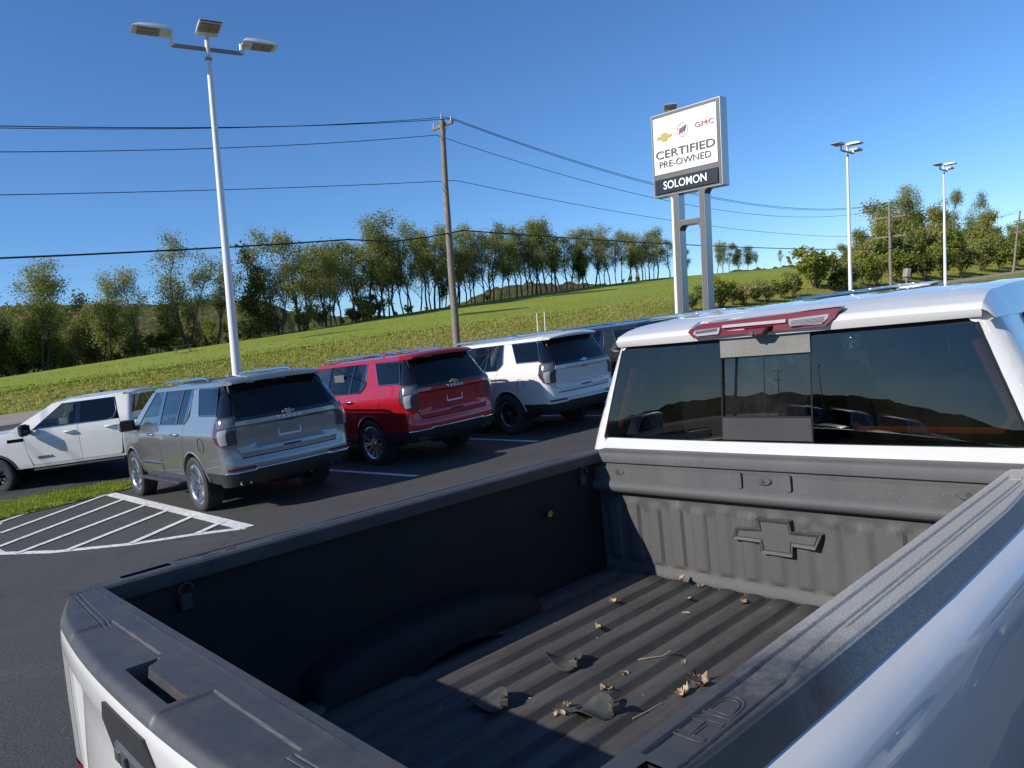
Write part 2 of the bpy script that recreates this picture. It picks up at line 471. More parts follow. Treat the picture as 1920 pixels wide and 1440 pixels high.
# painted markings
def stripe(mb, pts, w, z=0.004):
    pts = [Vector((p[0], p[1], 0)) for p in pts]; L, Rr = [], []
    for i, p in enumerate(pts):
        t = (pts[min(i + 1, len(pts) - 1)] - pts[max(i - 1, 0)]).normalized(); n = Vector((-t.y, t.x, 0)) * (w / 2)
        L.append((p.x + n.x, p.y + n.y, z)); Rr.append((p.x - n.x, p.y - n.y, z))
    return mb.grid([L, Rr], flip=True)
def mark(name, pts, w, z, kind='structure'):
    o = stripe(MB(), pts, w, z).build(name, M['line']); o['kind'] = kind; return o
TIP = (-3.571, 9.289); COR = (-7.831, 13.917)
arc = [TIP, (-4.282, 9.307), (-4.994, 9.229), (-6.103, 9.38), (-7.025, 9.72), (-7.75, 10.45), (-8.35, 11.3), (-8.75, 12.2)]
mark('painted_line', arc, 0.13, 0.004)
mark('painted_line', [TIP, COR], 0.2, 0.008)
for a, b in (((-8.035, 11.19), (-7.816, 13.814)), ((-7.349, 10.05), (-7.047, 12.98)), ((-6.686, 9.55), (-6.212, 12.06)),
             ((-5.906, 9.33), (-5.497, 11.26)), ((-5.038, 9.24), (-4.786, 10.53)), ((-4.222, 9.32), (-4.1, 9.81)), ((-8.754, 12.238), (-8.60, 13.55))):
    mark('painted_line', [a, b], 0.105, 0.012)
for a, b in (((-1.651, 11.42), (-3.404, 13.178)), ((0.325, 13.378), (-0.926, 14.893)), ((2.2, 15.5), (0.9, 17.0)), ((4.4, 17.2), (3.1, 18.7)), ((6.6, 19.0), (5.3, 20.5))):
    d = (Vector(b) - Vector(a)).normalized()
    mark('painted_line', [a, tuple(Vector(a) + d * 5.6)], 0.105, 0.004)
# grass island
ISL = [(-12.6, 9.6), (-11.3, 10.3), (-10.2, 11.2), (-8.95, 12.45), (-8.1, 13.45), (-7.62, 14.1), (-7.55, 14.55), (-7.85, 15.0), (-8.6, 15.25), (-9.57, 15.0), (-10.3, 14.2), (-11.4, 12.8), (-13.0, 11.4)]
def island():
    mb = MB(); n = len(ISL); c = Vector((-10, 13)); vs = [(x, y, 0.012) for x, y in ISL]
    inner = [(c.x + (x - c.x) * 0.85, c.y + (y - c.y) * 0.85, 0.05) for x, y in ISL]
    mb.add(vs + inner, [(i, (i + 1) % n, n + (i + 1) % n, n + i) for i in range(n)] + [tuple(range(n, 2 * n))])
    struct('grass_island', mb, M['field'])
island()
def inside(p, poly):
    c = False
    for i in range(len(poly)):
        (x1, y1), (x2, y2) = poly[i - 1], poly[i]
        if (y1 > p[1]) != (y2 > p[1]) and p[0] < (x2 - x1) * (p[1] - y1) / (y2 - y1) + x1: c = not c
    return c
def mat_leafy(name, stops, trans=0.25, rscale=0.0, nscale=0.5):
    m, nt, b = new_mat(name); nt.nodes.remove(b)
    ge = nt.nodes.new("ShaderNodeNewGeometry"); oi = nt.nodes.new("ShaderNodeObjectInfo")
    n = nt.nodes.new("ShaderNodeTexNoise"); n.inputs['Scale'].default_value = nscale; n.inputs['Detail'].default_value = 5
    nt.links.new(ge.outputs['Position'], n.inputs['Vector'])
    ma = N(nt, "ShaderNodeMath", operation='MULTIPLY_ADD'); nt.links.new(oi.outputs['Random'], ma.inputs[0])
    ma.inputs[1].default_value = rscale; nt.links.new(n.outputs['Fac'], ma.inputs[2])
    rp = ge.outputs['Random Per Island']
    mb_ = N(nt, "ShaderNodeMath", operation='MULTIPLY_ADD'); nt.links.new(rp, mb_.inputs[0]); mb_.inputs[1].default_value = 0.3
    nt.links.new(ma.outputs[0], mb_.inputs[2])
    sb = N(nt, "ShaderNodeMath", operation='SUBTRACT'); nt.links.new(mb_.outputs[0], sb.inputs[0]); sb.inputs[1].default_value = 0.15 + rscale / 2
    c = ramp(nt, sb.outputs[0], stops)
    d = nt.nodes.new("ShaderNodeBsdfDiffuse"); t = nt.nodes.new("ShaderNodeBsdfTranslucent")
    nt.links.new(c, d.inputs[0]); nt.links.new(c, t.inputs[0])
    mx = nt.nodes.new("ShaderNodeMixShader"); mx.inputs[0].default_value = trans
    nt.links.new(d.outputs[0], mx.inputs[1]); nt.links.new(t.outputs[0], mx.inputs[2])
    nt.links.new(mx.outputs[0], nt.nodes["Material Output"].inputs[0]); return m
M['blade'] = mat_leafy('short grass blades', [(0.3, (0.15, 0.20, 0.025)), (0.7, (0.32, 0.36, 0.06))], 0.2, 0, 2.0)
M['tall'] = mat_leafy('tall dry grass', [(0.25, (0.23, 0.28, 0.045)), (0.45, (0.32, 0.345, 0.065)), (0.6, (0.39, 0.35, 0.10)), (0.8, (0.44, 0.35, 0.15))], 0.2, 0, 0.22)
M['leaf'] = mat_leafy('thin autumn foliage', [(0.2, (0.14, 0.16, 0.045)), (0.45, (0.235, 0.265, 0.078)), (0.65, (0.31, 0.30, 0.10)), (0.85, (0.40, 0.31, 0.13))], 0.4, 0.25, 0.25)
M['leafgreen'] = mat_leafy('green foliage', [(0.2, (0.10, 0.135, 0.024)), (0.5, (0.21, 0.245, 0.045)), (0.8, (0.35, 0.32, 0.075))], 0.4, 0.2, 0.3)
M['leafdark'] = mat_leafy('dark foliage', [(0.2, (0.040, 0.056, 0.015)), (0.6, (0.095, 0.11, 0.028)), (0.85, (0.17, 0.15, 0.046))], 0.25, 0.2, 0.3)
M['bark'] = simple('bark', (0.055, 0.045, 0.036), 0.95, vary=0.35, vscale=3)
def tufts(name, spots, mat, hmin, hmax, w, blades):
    mb = MB(); r = random.Random(len(spots))
    for x, y, z in spots:
        H = r.uniform(hmin, hmax)
        for k in range(blades):
            a = r.uniform(0, 6.283); lx, ly = math.cos(a), math.sin(a); ox, oy = r.gauss(0, w * 1.6), r.gauss(0, w * 1.6)
            h = H * r.uniform(0.6, 1.1); ln = r.uniform(0.1, 0.6) * h; b = a + 1.57 + r.uniform(-.6, .6)
            p = (x + ox, y + oy, z)
            mb.add([(p[0] - lx * w / 2, p[1] - ly * w / 2, z), (p[0] + lx * w / 2, p[1] + ly * w / 2, z),
                    (p[0] + math.cos(b) * ln, p[1] + math.sin(b) * ln, z + h)], [(0, 1, 2)])
    o = mb.build(name, mat, smooth=False); o['kind'] = 'stuff'; return o
sp = []
while len(sp) < 5200:
    p = (rnd.uniform(-13, -7.4), rnd.uniform(9.6, 15.3))
    if inside(p, ISL): sp.append((*p, 0.03))
o = tufts('island_grass', sp, M['blade'], 0.04, 0.09, 0.014, 5); tag(o, 'bright green grass growing on the kerbless island behind the hatched paint', 'grass')
sp = []
for _ in range(24000):
    h = 32.2 + 6.6 * rnd.random() ** 0.9; u = rnd.uniform(-25, 170) if rnd.random() < .8 else rnd.uniform(-10, 60)
    x, y = hu(h, u); sp.append((x, y, terrain(h, u)))
o = tufts('tall_grass', sp, M['tall'], 0.05, 0.17, 0.06, 4); tag(o, 'rough yellow-brown tall grass on the bank beside the road', 'tall grass')
sp = []
for _ in range(14000):
    h = 38 + 45 * rnd.random() ** 1.6; u = rnd.uniform(-15, 130)
    x, y = hu(h, u); sp.append((x, y, terrain(h, u)))
o = tufts('field_grass', sp, M['blade'], 0.06, 0.14, 0.10, 3); tag(o, 'mown bright green grass of the sloping field', 'grass')

# ------------------------------------------------------------------ trees
def make_tree(seed, H, kind):
    """returns trunk mesh, crown mesh of a tree about H m tall"""
    r = random.Random(seed); tb = MB(); cb = MB(); tips = []
    def limb(p, d, L, rad, depth):
        n = 5 if depth < 2 else 4; pts = [p]; rr = [rad]; q = Vector(p); dd = Vector(d)
        for i in range(n):
            dd = (dd + Vector((r.gauss(0, .13), r.gauss(0, .13), r.gauss(0.05, .08)))).normalized()
            q = q + dd * (L / n); pts.append(q.copy()); rr.append(rad * (1 - 0.8 * (i + 1) / n))
        tb.tube(pts, rr, 6 if depth == 0 else 4, caps=False)
        if depth >= 2 or L < 1.0:
            tips.append((pts[-1], L)); tips.append((pts[-2], L)); return
        m = {'tall': (12, 5), 'open': (12, 5), 'dense': (13, 6), 'bush': (7, 5)}[kind][min(depth, 1)]
        for k in range(m):
            t = r.uniform({'tall': .2, 'dense': .07}.get(kind, .2) if depth == 0 else 0.22, 1.0)
            i = min(n - 1, int(t * n)); base = pts[i].lerp(pts[i + 1], t * n - i)
            a = r.uniform(0, 6.283); up = r.uniform(0.35, 1.1)
            ax = Vector((math.cos(a), math.sin(a), up)).normalized()
            limb(base, (ax + dd * 0.5).normalized(), L * r.uniform(0.24, 0.44) * (1.2 - 0.62 * t), rr[i] * 0.55, depth + 1)
        tips.append((pts[-1], L * 0.4))
    if kind == 'bush':
        for k in range(7):
            a = r.uniform(0, 6.283); limb(Vector((r.gauss(0, .12) * H / 3, r.gauss(0, .12) * H / 3, 0)), Vector((math.cos(a) * .55, math.sin(a) * .55, 1)).normalized(), H * r.uniform(.6, .95), 0.03 * H / 2, 1)
    else:
        stems = {'tall': r.choice((1, 1, 2)), 'open': 3, 'dense': 1}[kind]
        for k in range(stems):
            a = r.uniform(0, 6.283); ln = 0.05 if stems == 1 else 0.2
            limb(Vector((math.cos(a) * .2 * (stems > 1), math.sin(a) * .2 * (stems > 1), -0.3)), Vector((math.cos(a) * ln, math.sin(a) * ln, 1)).normalized(), H * 0.93 * (1 if k == 0 else r.uniform(.75, .95)), H * 0.0145 / stems ** .35, 0)
    per = {'tall': 36, 'open': 26, 'dense': 28, 'bush': 36}[kind]
    size = {'tall': 0.155, 'open': 0.15, 'dense': 0.24, 'bush': 0.17}[kind] * (H / 14 if kind != 'bush' else H / 4) ** 0.5
    for p, L in tips:
        sp_ = {'tall': .62, 'open': .62, 'dense': .66, 'bush': .22 * H / 3}[kind]
        if kind == 'dense' and p.z < H * 0.08: continue
        k_ = int(per * r.uniform(0.35, 1.4))
        for k in range(k_):
            c = Vector((p.x + r.gauss(0, sp_), p.y + r.gauss(0, sp_), p.z + r.gauss(0, sp_ * 0.8)))
            if c.z < 0.1: continue
            a = Vector((r.gauss(0, 1), r.gauss(0, 1), r.gauss(0, .7))).normalized(); b = a.orthogonal().normalized()
            b = (Matrix.Rotation(r.uniform(0, 6.28), 3, a) @ b); s_ = size * r.uniform(.55, 1.3)
            cb.add([c - a * s_, c + b * s_ * .5, c + a * s_, c - b * s_ * .5], [(0, 1, 2, 3)])
    return tb, cb
TREES = {}
ONES = ('', 'first', 'second', 'third', 'fourth', 'fifth', 'sixth', 'seventh', 'eighth', 'ninth', 'tenth', 'eleventh', 'twelfth', 'thirteenth', 'fourteenth', 'fifteenth', 'sixteenth', 'seventeenth', 'eighteenth', 'nineteenth')
TENS = {2: 'twent', 3: 'thirt', 4: 'fort', 5: 'fift'}
def nth(n): return ONES[n] if n < 20 else TENS[n // 10] + ('ieth' if n % 10 == 0 else 'y-' + ONES[n % 10])
def variant(key, seed, H, kind, leaf):
    tb, cb = make_tree(seed, H, kind)
    tm = tb.build('trunk', M['bark'], None, 180); cm = cb.build('crown', M[leaf], None, 180, False)
    a, b = tm.data, cm.data; bpy.data.objects.remove(tm); bpy.data.objects.remove(cm)
    TREES[key] = (a, b, H)
for i in range(6): variant('tall%d' % i, 11 + i, 14.0, 'tall', 'leaf')
for i in range(2): variant('open%d' % i, 31 + i, 15.0, 'open', 'leaf')
for i in range(3): variant('dense%d' % i, 41 + i, 9.0, 'dense', ('leaf', 'leafdark', 'leafgreen')[i])
for i in range(3): variant('bush%d' % i, 61 + i, 3.0, 'bush', ('leafgreen', 'leaf', 'leafdark')[i])
PLUMB = Vector((0.0703, -0.0128, 1.0)).normalized()
def plumb_rot(rz): return (Vector((0, 0, 1)).rotation_difference(PLUMB) @ Matrix.Rotation(rz, 3, 'Z').to_quaternion()).to_euler()
tr = random.Random(5)
def tree(key, loc, H, label, group=None, name='tree', wide=1.0, cat='tree'):
    a, b, h0 = TREES[key]; s = H / h0
    o = thing(name, label, cat, loc, 0, group); o.rotation_euler = plumb_rot(tr.uniform(0, 6.28)); o.scale = (s * wide, s * wide, s)
    link('trunk' if cat == 'tree' else 'stem', a, o); link('crown' if cat == 'tree' else 'foliage', b, o); return o
def depth_of(p): return (p - CAMPOS).dot(FWD)
ROW = 'trees in the row along the top of the field'
# column of the photograph at which each trunk of the row meets the field, and the height of its top there
row_ = sorted([(612, 445, 0), (634, 440, 3), (653, 440, 1), (662, 452, 2), (718, 421, 4), (729, 424, 0), (743, 420, 5), (762, 424, 1), (794, 450, 2), (810, 455, 3),
                     (823, 425, 4), (837, 422, 0), (868, 425, 5), (882, 421, 1), (913, 440, 2), (928, 430, 3), (947, 421, 4), (974, 425, 0), (1009, 420, 1), (1026, 418, 5),
                     (1036, 424, 2), (1047, 418, 3), (1064, 420, 4), (1072, 425, 0), (1095, 428, 1), (1112, 430, 5), (1136, 424, 2), (1164, 432, 3), (1186, 433, 4), (1212, 427, 1), (1224, 430, 0),
                     (1237, 425, 5), (1251, 424, 2), (1275, 440, 3),
                     (600, 470, 5), (624, 460, 2), (643, 470, 4), (690, 440, 0), (705, 455, 3), (736, 440, 2), (752, 445, 5), (779, 450, 0), (787, 438, 4), (830, 440, 1), (846, 435, 4), (857, 445, 2), (875, 440, 0), (896, 445, 3), (905, 450, 5), (938, 440, 1),
                     (960, 440, 0), (990, 440, 2), (1000, 450, 4), (1018, 435, 1), (1055, 440, 5), (1083, 440, 3), (1104, 445, 1), (1124, 440, 0), (1146, 445, 5), (1155, 440, 1), (1175, 445, 2), (1196, 445, 0), (1204, 440, 5), (1218, 445, 3), (1230, 445, 4), (1245, 440, 1)])
left_ = [r_ for r_ in row_ if r_[0] < 845]; right_ = [r_ for r_ in row_ if r_[0] >= 845]
for px, top, key in row_:
    lbl = '%s tall thin-crowned tree left of the wooden utility pole in the field-top row' % nth(len([r_ for r_ in left_ if r_[0] >= px])) if px < 845 else '%s tall thin-crowned tree right of the wooden utility pole in the field-top row' % nth(len([r_ for r_ in right_ if r_[0] <= px]))
    p = on_h(px, tr.uniform(99.5, 104)); d = depth_of(p); q = ray(px, top); H = (EYE + q.z * d - p.z) * tr.uniform(0.9, 1.03)
    tree('tall%d' % key, p, H, lbl, ROW, wide=tr.uniform(0.8, 1.15))
for px, top, key, lbl in [(107, 476, 'open0', 'tall sparse tree rising above the woods at the far left of the field'),
                          (234, 512, 'tall2', 'slim half-bare tree above the woods left of the wooden table'),
                          (283, 506, 'tall4', 'narrow leafy tree above the woods just left of the wooden table'),
                          (378, 450, 'open1', 'big spreading many-stemmed tree behind the wooden table'),
                          (430, 460, 'tall0', 'leafy tree hidden partly by the near lamp post'),
                          (512, 470, 'dense1', 'dark dense tree right of the near lamp post'),
                          (548, 440, 'open1', 'open tree with light grey-green crown leaning over the field edge'),
                          (585, 436, 'tall1', 'tall tree with two forked stems beside the grey-green crown'),
                          (20, 520, 'tall5', 'small pale tree at the far left edge of the woods'),
                          (850, 500, 'dense1', 'dark evergreen-like tree at the foot of the row behind the wooden utility pole'),
                          (1105, 470, 'dense1', 'dark bushy tree low in the middle of the row')]:
    p = on_h(px, tr.uniform(99, 101)); d = depth_of(p); H = EYE + ray(px, top).z * d - p.z
    tree(key, p, H, lbl, wide=0.62 if key.startswith('dense') else 0.9)
WOOD = 'trees massed in the wood at the left of the field'
for i in range(52):
    px = tr.uniform(-90, 500); h = tr.uniform(101, 128); p = on_h(px, h); d = depth_of(p)
    top = tab(((-90, 575), (60, 568), (300, 570), (430, 572), (520, 600)), px) + tr.uniform(-8, 45)
    H = max(3.5, EYE + ray(px, top).z * d - p.z)
    tree('dense%d' % tr.choice((0, 0, 0, 1, 2)), p, H, 'brown-green tree in the dense wood at the left end of the field', WOOD, wide=tr.uniform(.6, .95))
SHR = 'shrubs under the row of trees'
for i in range(40):
    px = tr.choice((tr.uniform(-20, 480), tr.uniform(480, 900), tr.uniform(560, 1290))); p = on_h(px, tr.uniform(100, 104))
    tree('bush%d' % tr.choice((1, 1, 2, 0)), p, tr.uniform(1.2, 4.2) if px < 760 else tr.uniform(0.7, 1.8), 'low shrub at the foot of the trees along the field edge', SHR, 'shrub', 1.1, 'shrub')
FAR = 'small trees beyond the crest of the field'
for n_, (px, top, key) in enumerate(sorted([(1345, 470, 'tall3'), (1362, 452, 'tall2'), (1372, 450, 'open0'), (1385, 455, 'tall1'), (1402, 458, 'dense1'), (1418, 461, 'dense0'), (1438, 462, 'tall0'), (1300, 470, 'dense1'), (1480, 468, 'tall4'), (1500, 478, 'dense0')])):
    p = on_h(px, 101); d = depth_of(p); H = EYE + ray(px, top).z * d - p.z
    tree(key, p, H, '%s small distant tree from the left beyond the crest of the field' % nth(n_ + 1), FAR, wide=0.8)
CLP = 'trees of the thicket right of the utility pole'
for n_, (px, top, h, key) in enumerate(sorted([(1628, 440, 46, 'dense2'), (1650, 405, 50, 'dense0'), (1676, 396, 54, 'dense2'), (1700, 370, 52, 'dense0'), (1728, 400, 50, 'dense1'), (1748, 390, 58, 'dense0'), (1775, 395, 50, 'dense2'),
                        (1800, 385, 56, 'dense0'), (1830, 400, 50, 'dense0'), (1856, 410, 50, 'dense2'), (1880, 425, 54, 'dense0'), (1905, 420, 50, 'dense2'), (1935, 410, 52, 'dense0'), (1690, 450, 43, 'dense1'),
                        (1760, 455, 43, 'dense2'), (1820, 450, 43, 'dense0'), (1870, 455, 43, 'dense1'), (1660, 470, 42, 'dense2'), (1620, 470, 43, 'dense2'), (1735, 470, 42, 'dense1'), (1795, 470, 42, 'dense1'), (1845, 475, 42, 'dense0'), (1615, 455, 48, 'dense0'), (1640, 430, 45, 'dense0'), (1665, 420, 47, 'dense2'), (1712, 415, 46, 'dense2'), (1738, 430, 46, 'dense0'), (1765, 420, 47, 'dense0'), (1790, 430, 46, 'dense2'), (1815, 430, 47, 'dense2'), (1840, 435, 46, 'dense0'), (1865, 440, 47, 'dense0'), (1890, 445, 46, 'dense2')])):
    p = on_h(px, h); d = depth_of(p); H = EYE + ray(px, top).z * d - p.z
    tree(key, p, H, '%s olive-green tree from the left in the thicket beyond the far lamp posts' % nth(n_ + 1), CLP, wide=0.95)
for n_, (px, top, h) in enumerate([(1612, 478, 40), (1634, 452, 41), (1657, 440, 40.5), (1681, 428, 41.5), (1704, 425, 40.5), (1726, 432, 41.5), (1752, 424, 40.5), (1776, 430, 41), (1801, 422, 40.5), (1826, 428, 41.5), (1851, 432, 40.5), (1876, 440, 41), (1901, 446, 40.5), (1930, 440, 41)]):
    p = on_h(px, h); d = depth_of(p); H = EYE + ray(px, top).z * d - p.z
    tree('bush%d' % (0, 1, 0, 2, 1)[n_ % 5], p, H, '%s tall leafy shrub from the left in the front edge of the thicket' % nth(n_ + 1), 'tall shrubs along the front of the thicket', 'shrub', .62, 'shrub')
for px, top, key, lbl in [(1722, 338, 'open0', 'tallest tree of the thicket, with an airy half-bare crown'), (1790, 358, 'tall1', 'thin bare-topped tree in the middle of the thicket'), (1845, 368, 'open1', 'wispy tree at the right of the thicket')]:
    p = on_h(px, 55); d = depth_of(p); H = EYE + ray(px, top).z * d - p.z; tree(key, p, H, lbl, wide=0.75)
p = on_h(1540, 35.5); tree('bush0', p, EYE + ray(1540, 462).z * depth_of(p) - p.z, 'big round green bush standing alone beside the middle lamp post', None, 'bush', 1.2, 'bush')
BRU = 'brush on the roadside bank behind the sign'
for n_, (px, h, H, key) in enumerate(sorted([(1338, 34, 1.9, 'bush1'), (1362, 33.5, 2.7, 'bush0'), (1385, 34, 1.4, 'bush1'), (1405, 33.5, 1.8, 'bush1'), (1428, 34, 1.5, 'bush2'), (1450, 33.5, 1.9, 'bush1'), (1475, 34, 1.7, 'bush2'), (1497, 34, 2.2, 'bush1'),
                      (1575, 34, 2.4, 'bush2'), (1600, 34, 2.9, 'bush1'), (1632, 34, 3.4, 'bush0'), (1655, 34, 2.8, 'bush1'), (1690, 34, 4.0, 'bush0'), (1715, 34.5, 3.0, 'bush2'), (1745, 34, 3.8, 'bush2'), (1775, 34, 4.2, 'bush0'), (1810, 34, 4.0, 'bush2'), (1850, 34, 4.5, 'bush1'), (1885, 34, 4.2, 'bush0'), (1915, 34, 4.6, 'bush2'), (1310, 34, 1.3, 'bush1'), (1288, 34, 1.1, 'bush2')])):
    tree(key, on_h(px, h), H, '%s scrubby bush from the left on the roadside bank beyond the sign' % nth(n_ + 1), BRU, 'bush', 1.0, 'bush')
# wooded ridge all round behind the lot, seen only mirrored in glass and paint
def back_ridge():
    rows = []
    for k in range(0, 260):
        a = R(62 + k * 236 / 259); row = []
        hgt = 6.2 + 2.2 * noise.noise(Vector((math.cos(a) * 3, math.sin(a) * 3, 1)))
        for q, zf in ((150, -.02), (153, .22), (158, .42), (164, .62), (171, .8), (180, .95), (190, 1.0), (200, .9), (240, .3)):
            x, y = -math.sin(a) * q, math.cos(a) * q
            row.append((x, y, hgt * zf + (1.3 * noise.noise(Vector((x * .2, y * .2, 2))) if zf > .3 else 0)))
        rows.append(row)
    struct('hills', MB().grid(rows, flip=True), M['forest'])
back_ridge()

# ------------------------------------------------------------------ poles, wires, lamps
M['wood'] = simple('weathered pole wood', (0.20, 0.165, 0.13), 0.9, vary=0.3, vscale=6, bumpy=(25, .4, .01))
M['lampwhite'] = simple('white lamp paint', (0.72, 0.72, 0.70), 0.4, coat=0.3)
M['lampgrey'] = simple('lamp underside', (0.26, 0.24, 0.20), 0.5)
M['wire'] = simple('wire', (0.015, 0.016, 0.02), 0.6)
M['insul'] = simple('insulator', (0.25, 0.25, 0.26), 0.3)
def utility_pole(loc, H, lbl, arms, rz, lean=None):
    o = thing('utility_pole', lbl, 'utility pole', loc, 0, 'utility poles'); o.rotation_euler = lean or plumb_rot(rz)
    mb = MB(); mb.tube([(0.02 * math.sin(k), 0.015 * math.cos(k * 2), -0.3 + (H + .3) * k / 8) for k in range(9)], [lerp(.155, .095, k / 8) for k in range(9)], 12); mb.build('pole', M['wood'], o)
    for z, half, off in arms:
        a = MB().box((0.15, off, z), (0.10, half * 2, 0.115), ch=.008).build('crossarm', M['wood'], o)
        for s in (-1, 1):
            MB().tube([(0.15, off + s * (half - .08), z + .05), (0.15, off + s * (half - .08), z + .22)], [.035, .028], 8).build('insulator', M['insul'], a)
        MB().tube([(0.1, off - half * .5, z - .05), (0.1, 0, z - .5)], .012, 4).tube([(0.1, off + half * .5, z - .05), (0.1, 0, z - .5)], .012, 4).build('brace', M['insul'], a)
    MB().tube([(0, 0, H - .02), (0, 0, H + .2)], [.035, .028], 8).build('insulator', M['insul'], o)
    return o
ru = math.atan2(UY, UX)
def at_h(h, u, dz=0): x, y = hu(h, u); return Vector((x, y, terrain(h, u) + dz))
utility_pole((-2.0, 28.75, terrain(*to_hu(-2.0, 28.75)) - .2), 10.4 - terrain(*to_hu(-2, 28.75)) + .2, 'weathered wooden utility pole behind the red vehicle', [(9.25, .62, 0.15)], ru)
utility_pole((32.45, 62.15, 1.2), 7.4, 'wooden utility pole with two crossarms before the thicket', [(6.35, 1.15, 0), (4.75, 1.15, 0)], ru + .2)
utility_pole((65.5, 95.2, 1.2), 8.0, 'wooden utility pole leaning at the right edge of the thicket', [(6.9, 1.1, 0), (5.4, .9, 0)], ru, Vector((0, 0, 1)).rotation_difference(Vector((0.2, 0, 1))).to_euler())
utility_pole((-36.2, -4.6, 0), 9.3, 'wooden utility pole behind the parking lot', [(8.9, .62, 0.15)], ru)
utility_pole((-126, -35, tz(-126, -35)), 10.4, 'wooden utility pole far behind, mirrored in the middle rear pane', [(9.9, 1.5, 0), (8.4, 1.2, 0)], 1.2)
def wire(name, lbl, nodes, sags, r, dip=None):
    pts = []
    for i in range(len(nodes) - 1):
        a, b = Vector(nodes[i]), Vector(nodes[i + 1]); n = 28
        for k in range(n + (i == len(nodes) - 2)):
            t = k / n; p = a.lerp(b, t); p.z -= 4 * sags[i] * t * (1 - t)
            if dip and i == dip[0]: p.z -= dip[2] * math.exp(-((t - dip[1]) / 0.018) ** 2)
            pts.append(p)
    tag(MB().tube(pts, r, 5).build(name, M['wire'], None, 180), lbl, 'wire', 'wires on the utility poles')
P0, P1, P2, P3 = (-36.2, -4.6), (-1.2, 29.2), (33.0, 62.3), (67.3, 95.6)
def off(P, d): return (P[0] + HX * d, P[1] + HY * d)
def wr(d, zs): return [(*off(P, d), z) for P, z in zip((P0, P1, P2, P3), zs)]
wire('power_line', 'uppermost black wire on the near-side end of the crossarm', wr(-.42, (9.35, 10.42, 8.75, 9.1)), (1.7, 1.75, 1.2), .014)
wire('power_line', 'black wire on the top pin of the wooden pole', wr(0, (9.6, 10.6, 8.7, 9.3)), (1.85, 1.75, 1.2), .012)
wire('power_line', 'black wire on the far end of the sloping crossarm', wr(.72, (8.75, 10.12, 8.3, 9.0)), (1.62, 1.65, 1.2), .013)
wire('neutral_wire', 'thin single wire halfway up the wooden pole', wr(-.12, (6.3, 8.15, 6.0, 7.0)), (.63, .8, .8), .012)
wire('cable', 'thick lowest cable with a hanging loop beside the wooden pole', wr(-.14, (6.2, 6.22, 4.9, 5.6)), (.85, .3, .6), .026, (0, .945, .42))
def make_lamp(loc, lbl, H=9.15, rz=ru):
    o = thing('lamp_post', lbl, 'lamp post', loc, 0, 'white lamp posts of the lot'); o.rotation_euler = plumb_rot(rz)
    MB().box((0, 0, .02), (.36, .36, .04)).tube([(0, 0, 0), (0, 0, H * .5), (0, 0, H)], [.115, .085, .055], 16).build('pole', M['lampwhite'], o, 40)
    MB().tube([(-.72, 0, H - .08), (.72, 0, H - .08)], .05, 4).tube([(0, 0, H - .1), (0, 0, H + .12)], .05, 10).tube([(0, 0, H - .32), (0, 0, H - .26)], [.075, .075], 14).build('bracket_arm', M['lampgrey'], o)
    for k, (x, y, z, a) in enumerate([(-.72, 0, H + .10, math.pi), (0, 0, H + .17, -math.pi / 2), (.72, 0, H + .06, 0)]):
        h = MB(); q = Matrix.Rotation(a, 3, 'Z')
        prof = [(-.02, .0), (.08, .085), (.34, .10), (.62, .075), (.76, .02)]
        top = []
        for yy in (-.23, -.21, 0, .21, .23):
            top.append([q @ Vector((t, yy, zz * (1 if abs(yy) < .22 else .3) + .06)) + Vector((x, y, z)) for t, zz in prof])
        h.grid(top, flip=False)
        und = [[q @ Vector((t, yy, .055 - .0 * t)) + Vector((x, y, z)) for t, zz in prof] for yy in (-.23, .23)]
        h.grid(und, flip=True); 
        h.add([top[0][i] for i in range(5)] + [und[0][i] for i in range(5)], [(i, i + 1, 6 + i, 5 + i) for i in range(4)])
        h.add([top[4][i] for i in range(5)] + [und[1][i] for i in range(5)], [(i + 1, i, 5 + i, 6 + i) for i in range(4)])
        hd = h.build('lamp_head', M['lampwhite'], o, 40)
        u = MB()
        u.box(q @ Vector((.11, 0, .045)) + Vector((x, y, z)), (.22, .40, .03), 1, q)
        for i in range(2):
            for j in range(2): u.box(q @ Vector((.34 + .22 * i, -.10 + .2 * j, .045)) + Vector((x, y, z)), (.20, .185, .025), 0, q)
        u.build('led_panel', [M['lampgrey'], M['lampwhite']], hd)
        MB().tube([(x, y, H - .1), (x, y, z + .06)], [.055, .05], 10).tube([(x, y, z + .03), q @ Vector((.1, 0, .06)) + Vector((x, y, z))], .045, 8).build('tenon', M['lampwhite'], hd)
    return o
lp = make_lamp((-6.3, 16.9, 0), 'white lamp post with three flat heads standing close behind the grey vehicle', rz=R(29))
for h, u, lb in ((16.75, 23.75, 'white lamp post hidden behind the left leg of the sign'), (16.9, 39.5, 'white lamp post beside the round green bush'), (17.4, 55.6, 'white lamp post before the thicket')):
    dup(lp, at_h(h, u), None, lb).rotation_euler = plumb_rot(R(79) if u < 30 else ru)
dup(lp, (-108, -40, tz(-108, -40)), None, 'white lamp post far behind the pickup, mirrored in its rear window')
dup(lp, (-92, -22, tz(-92, -22)), None, 'white lamp post far behind the pickup, the nearer one mirrored in its middle pane')
for px, lb, H in ((1019, 'left one of the two thin pale marker posts on the bank', 1.55), (1033, 'right one of the two thin pale marker posts on the bank', 1.6)):
    p = on_h(px, 30.5); o = MB().tube([(0, 0, -.1), (0, 0, H)], [.032, .028], 8).build('marker_post', M['lampwhite']); o.location = p; tag(o, lb, 'post', 'thin marker posts'); o.rotation_euler = plumb_rot(0)
p = on_h(1706, 17.5); fl = thing('floodlight', 'small grey floodlight on a short stake beyond the pickup roof', 'floodlight', p)
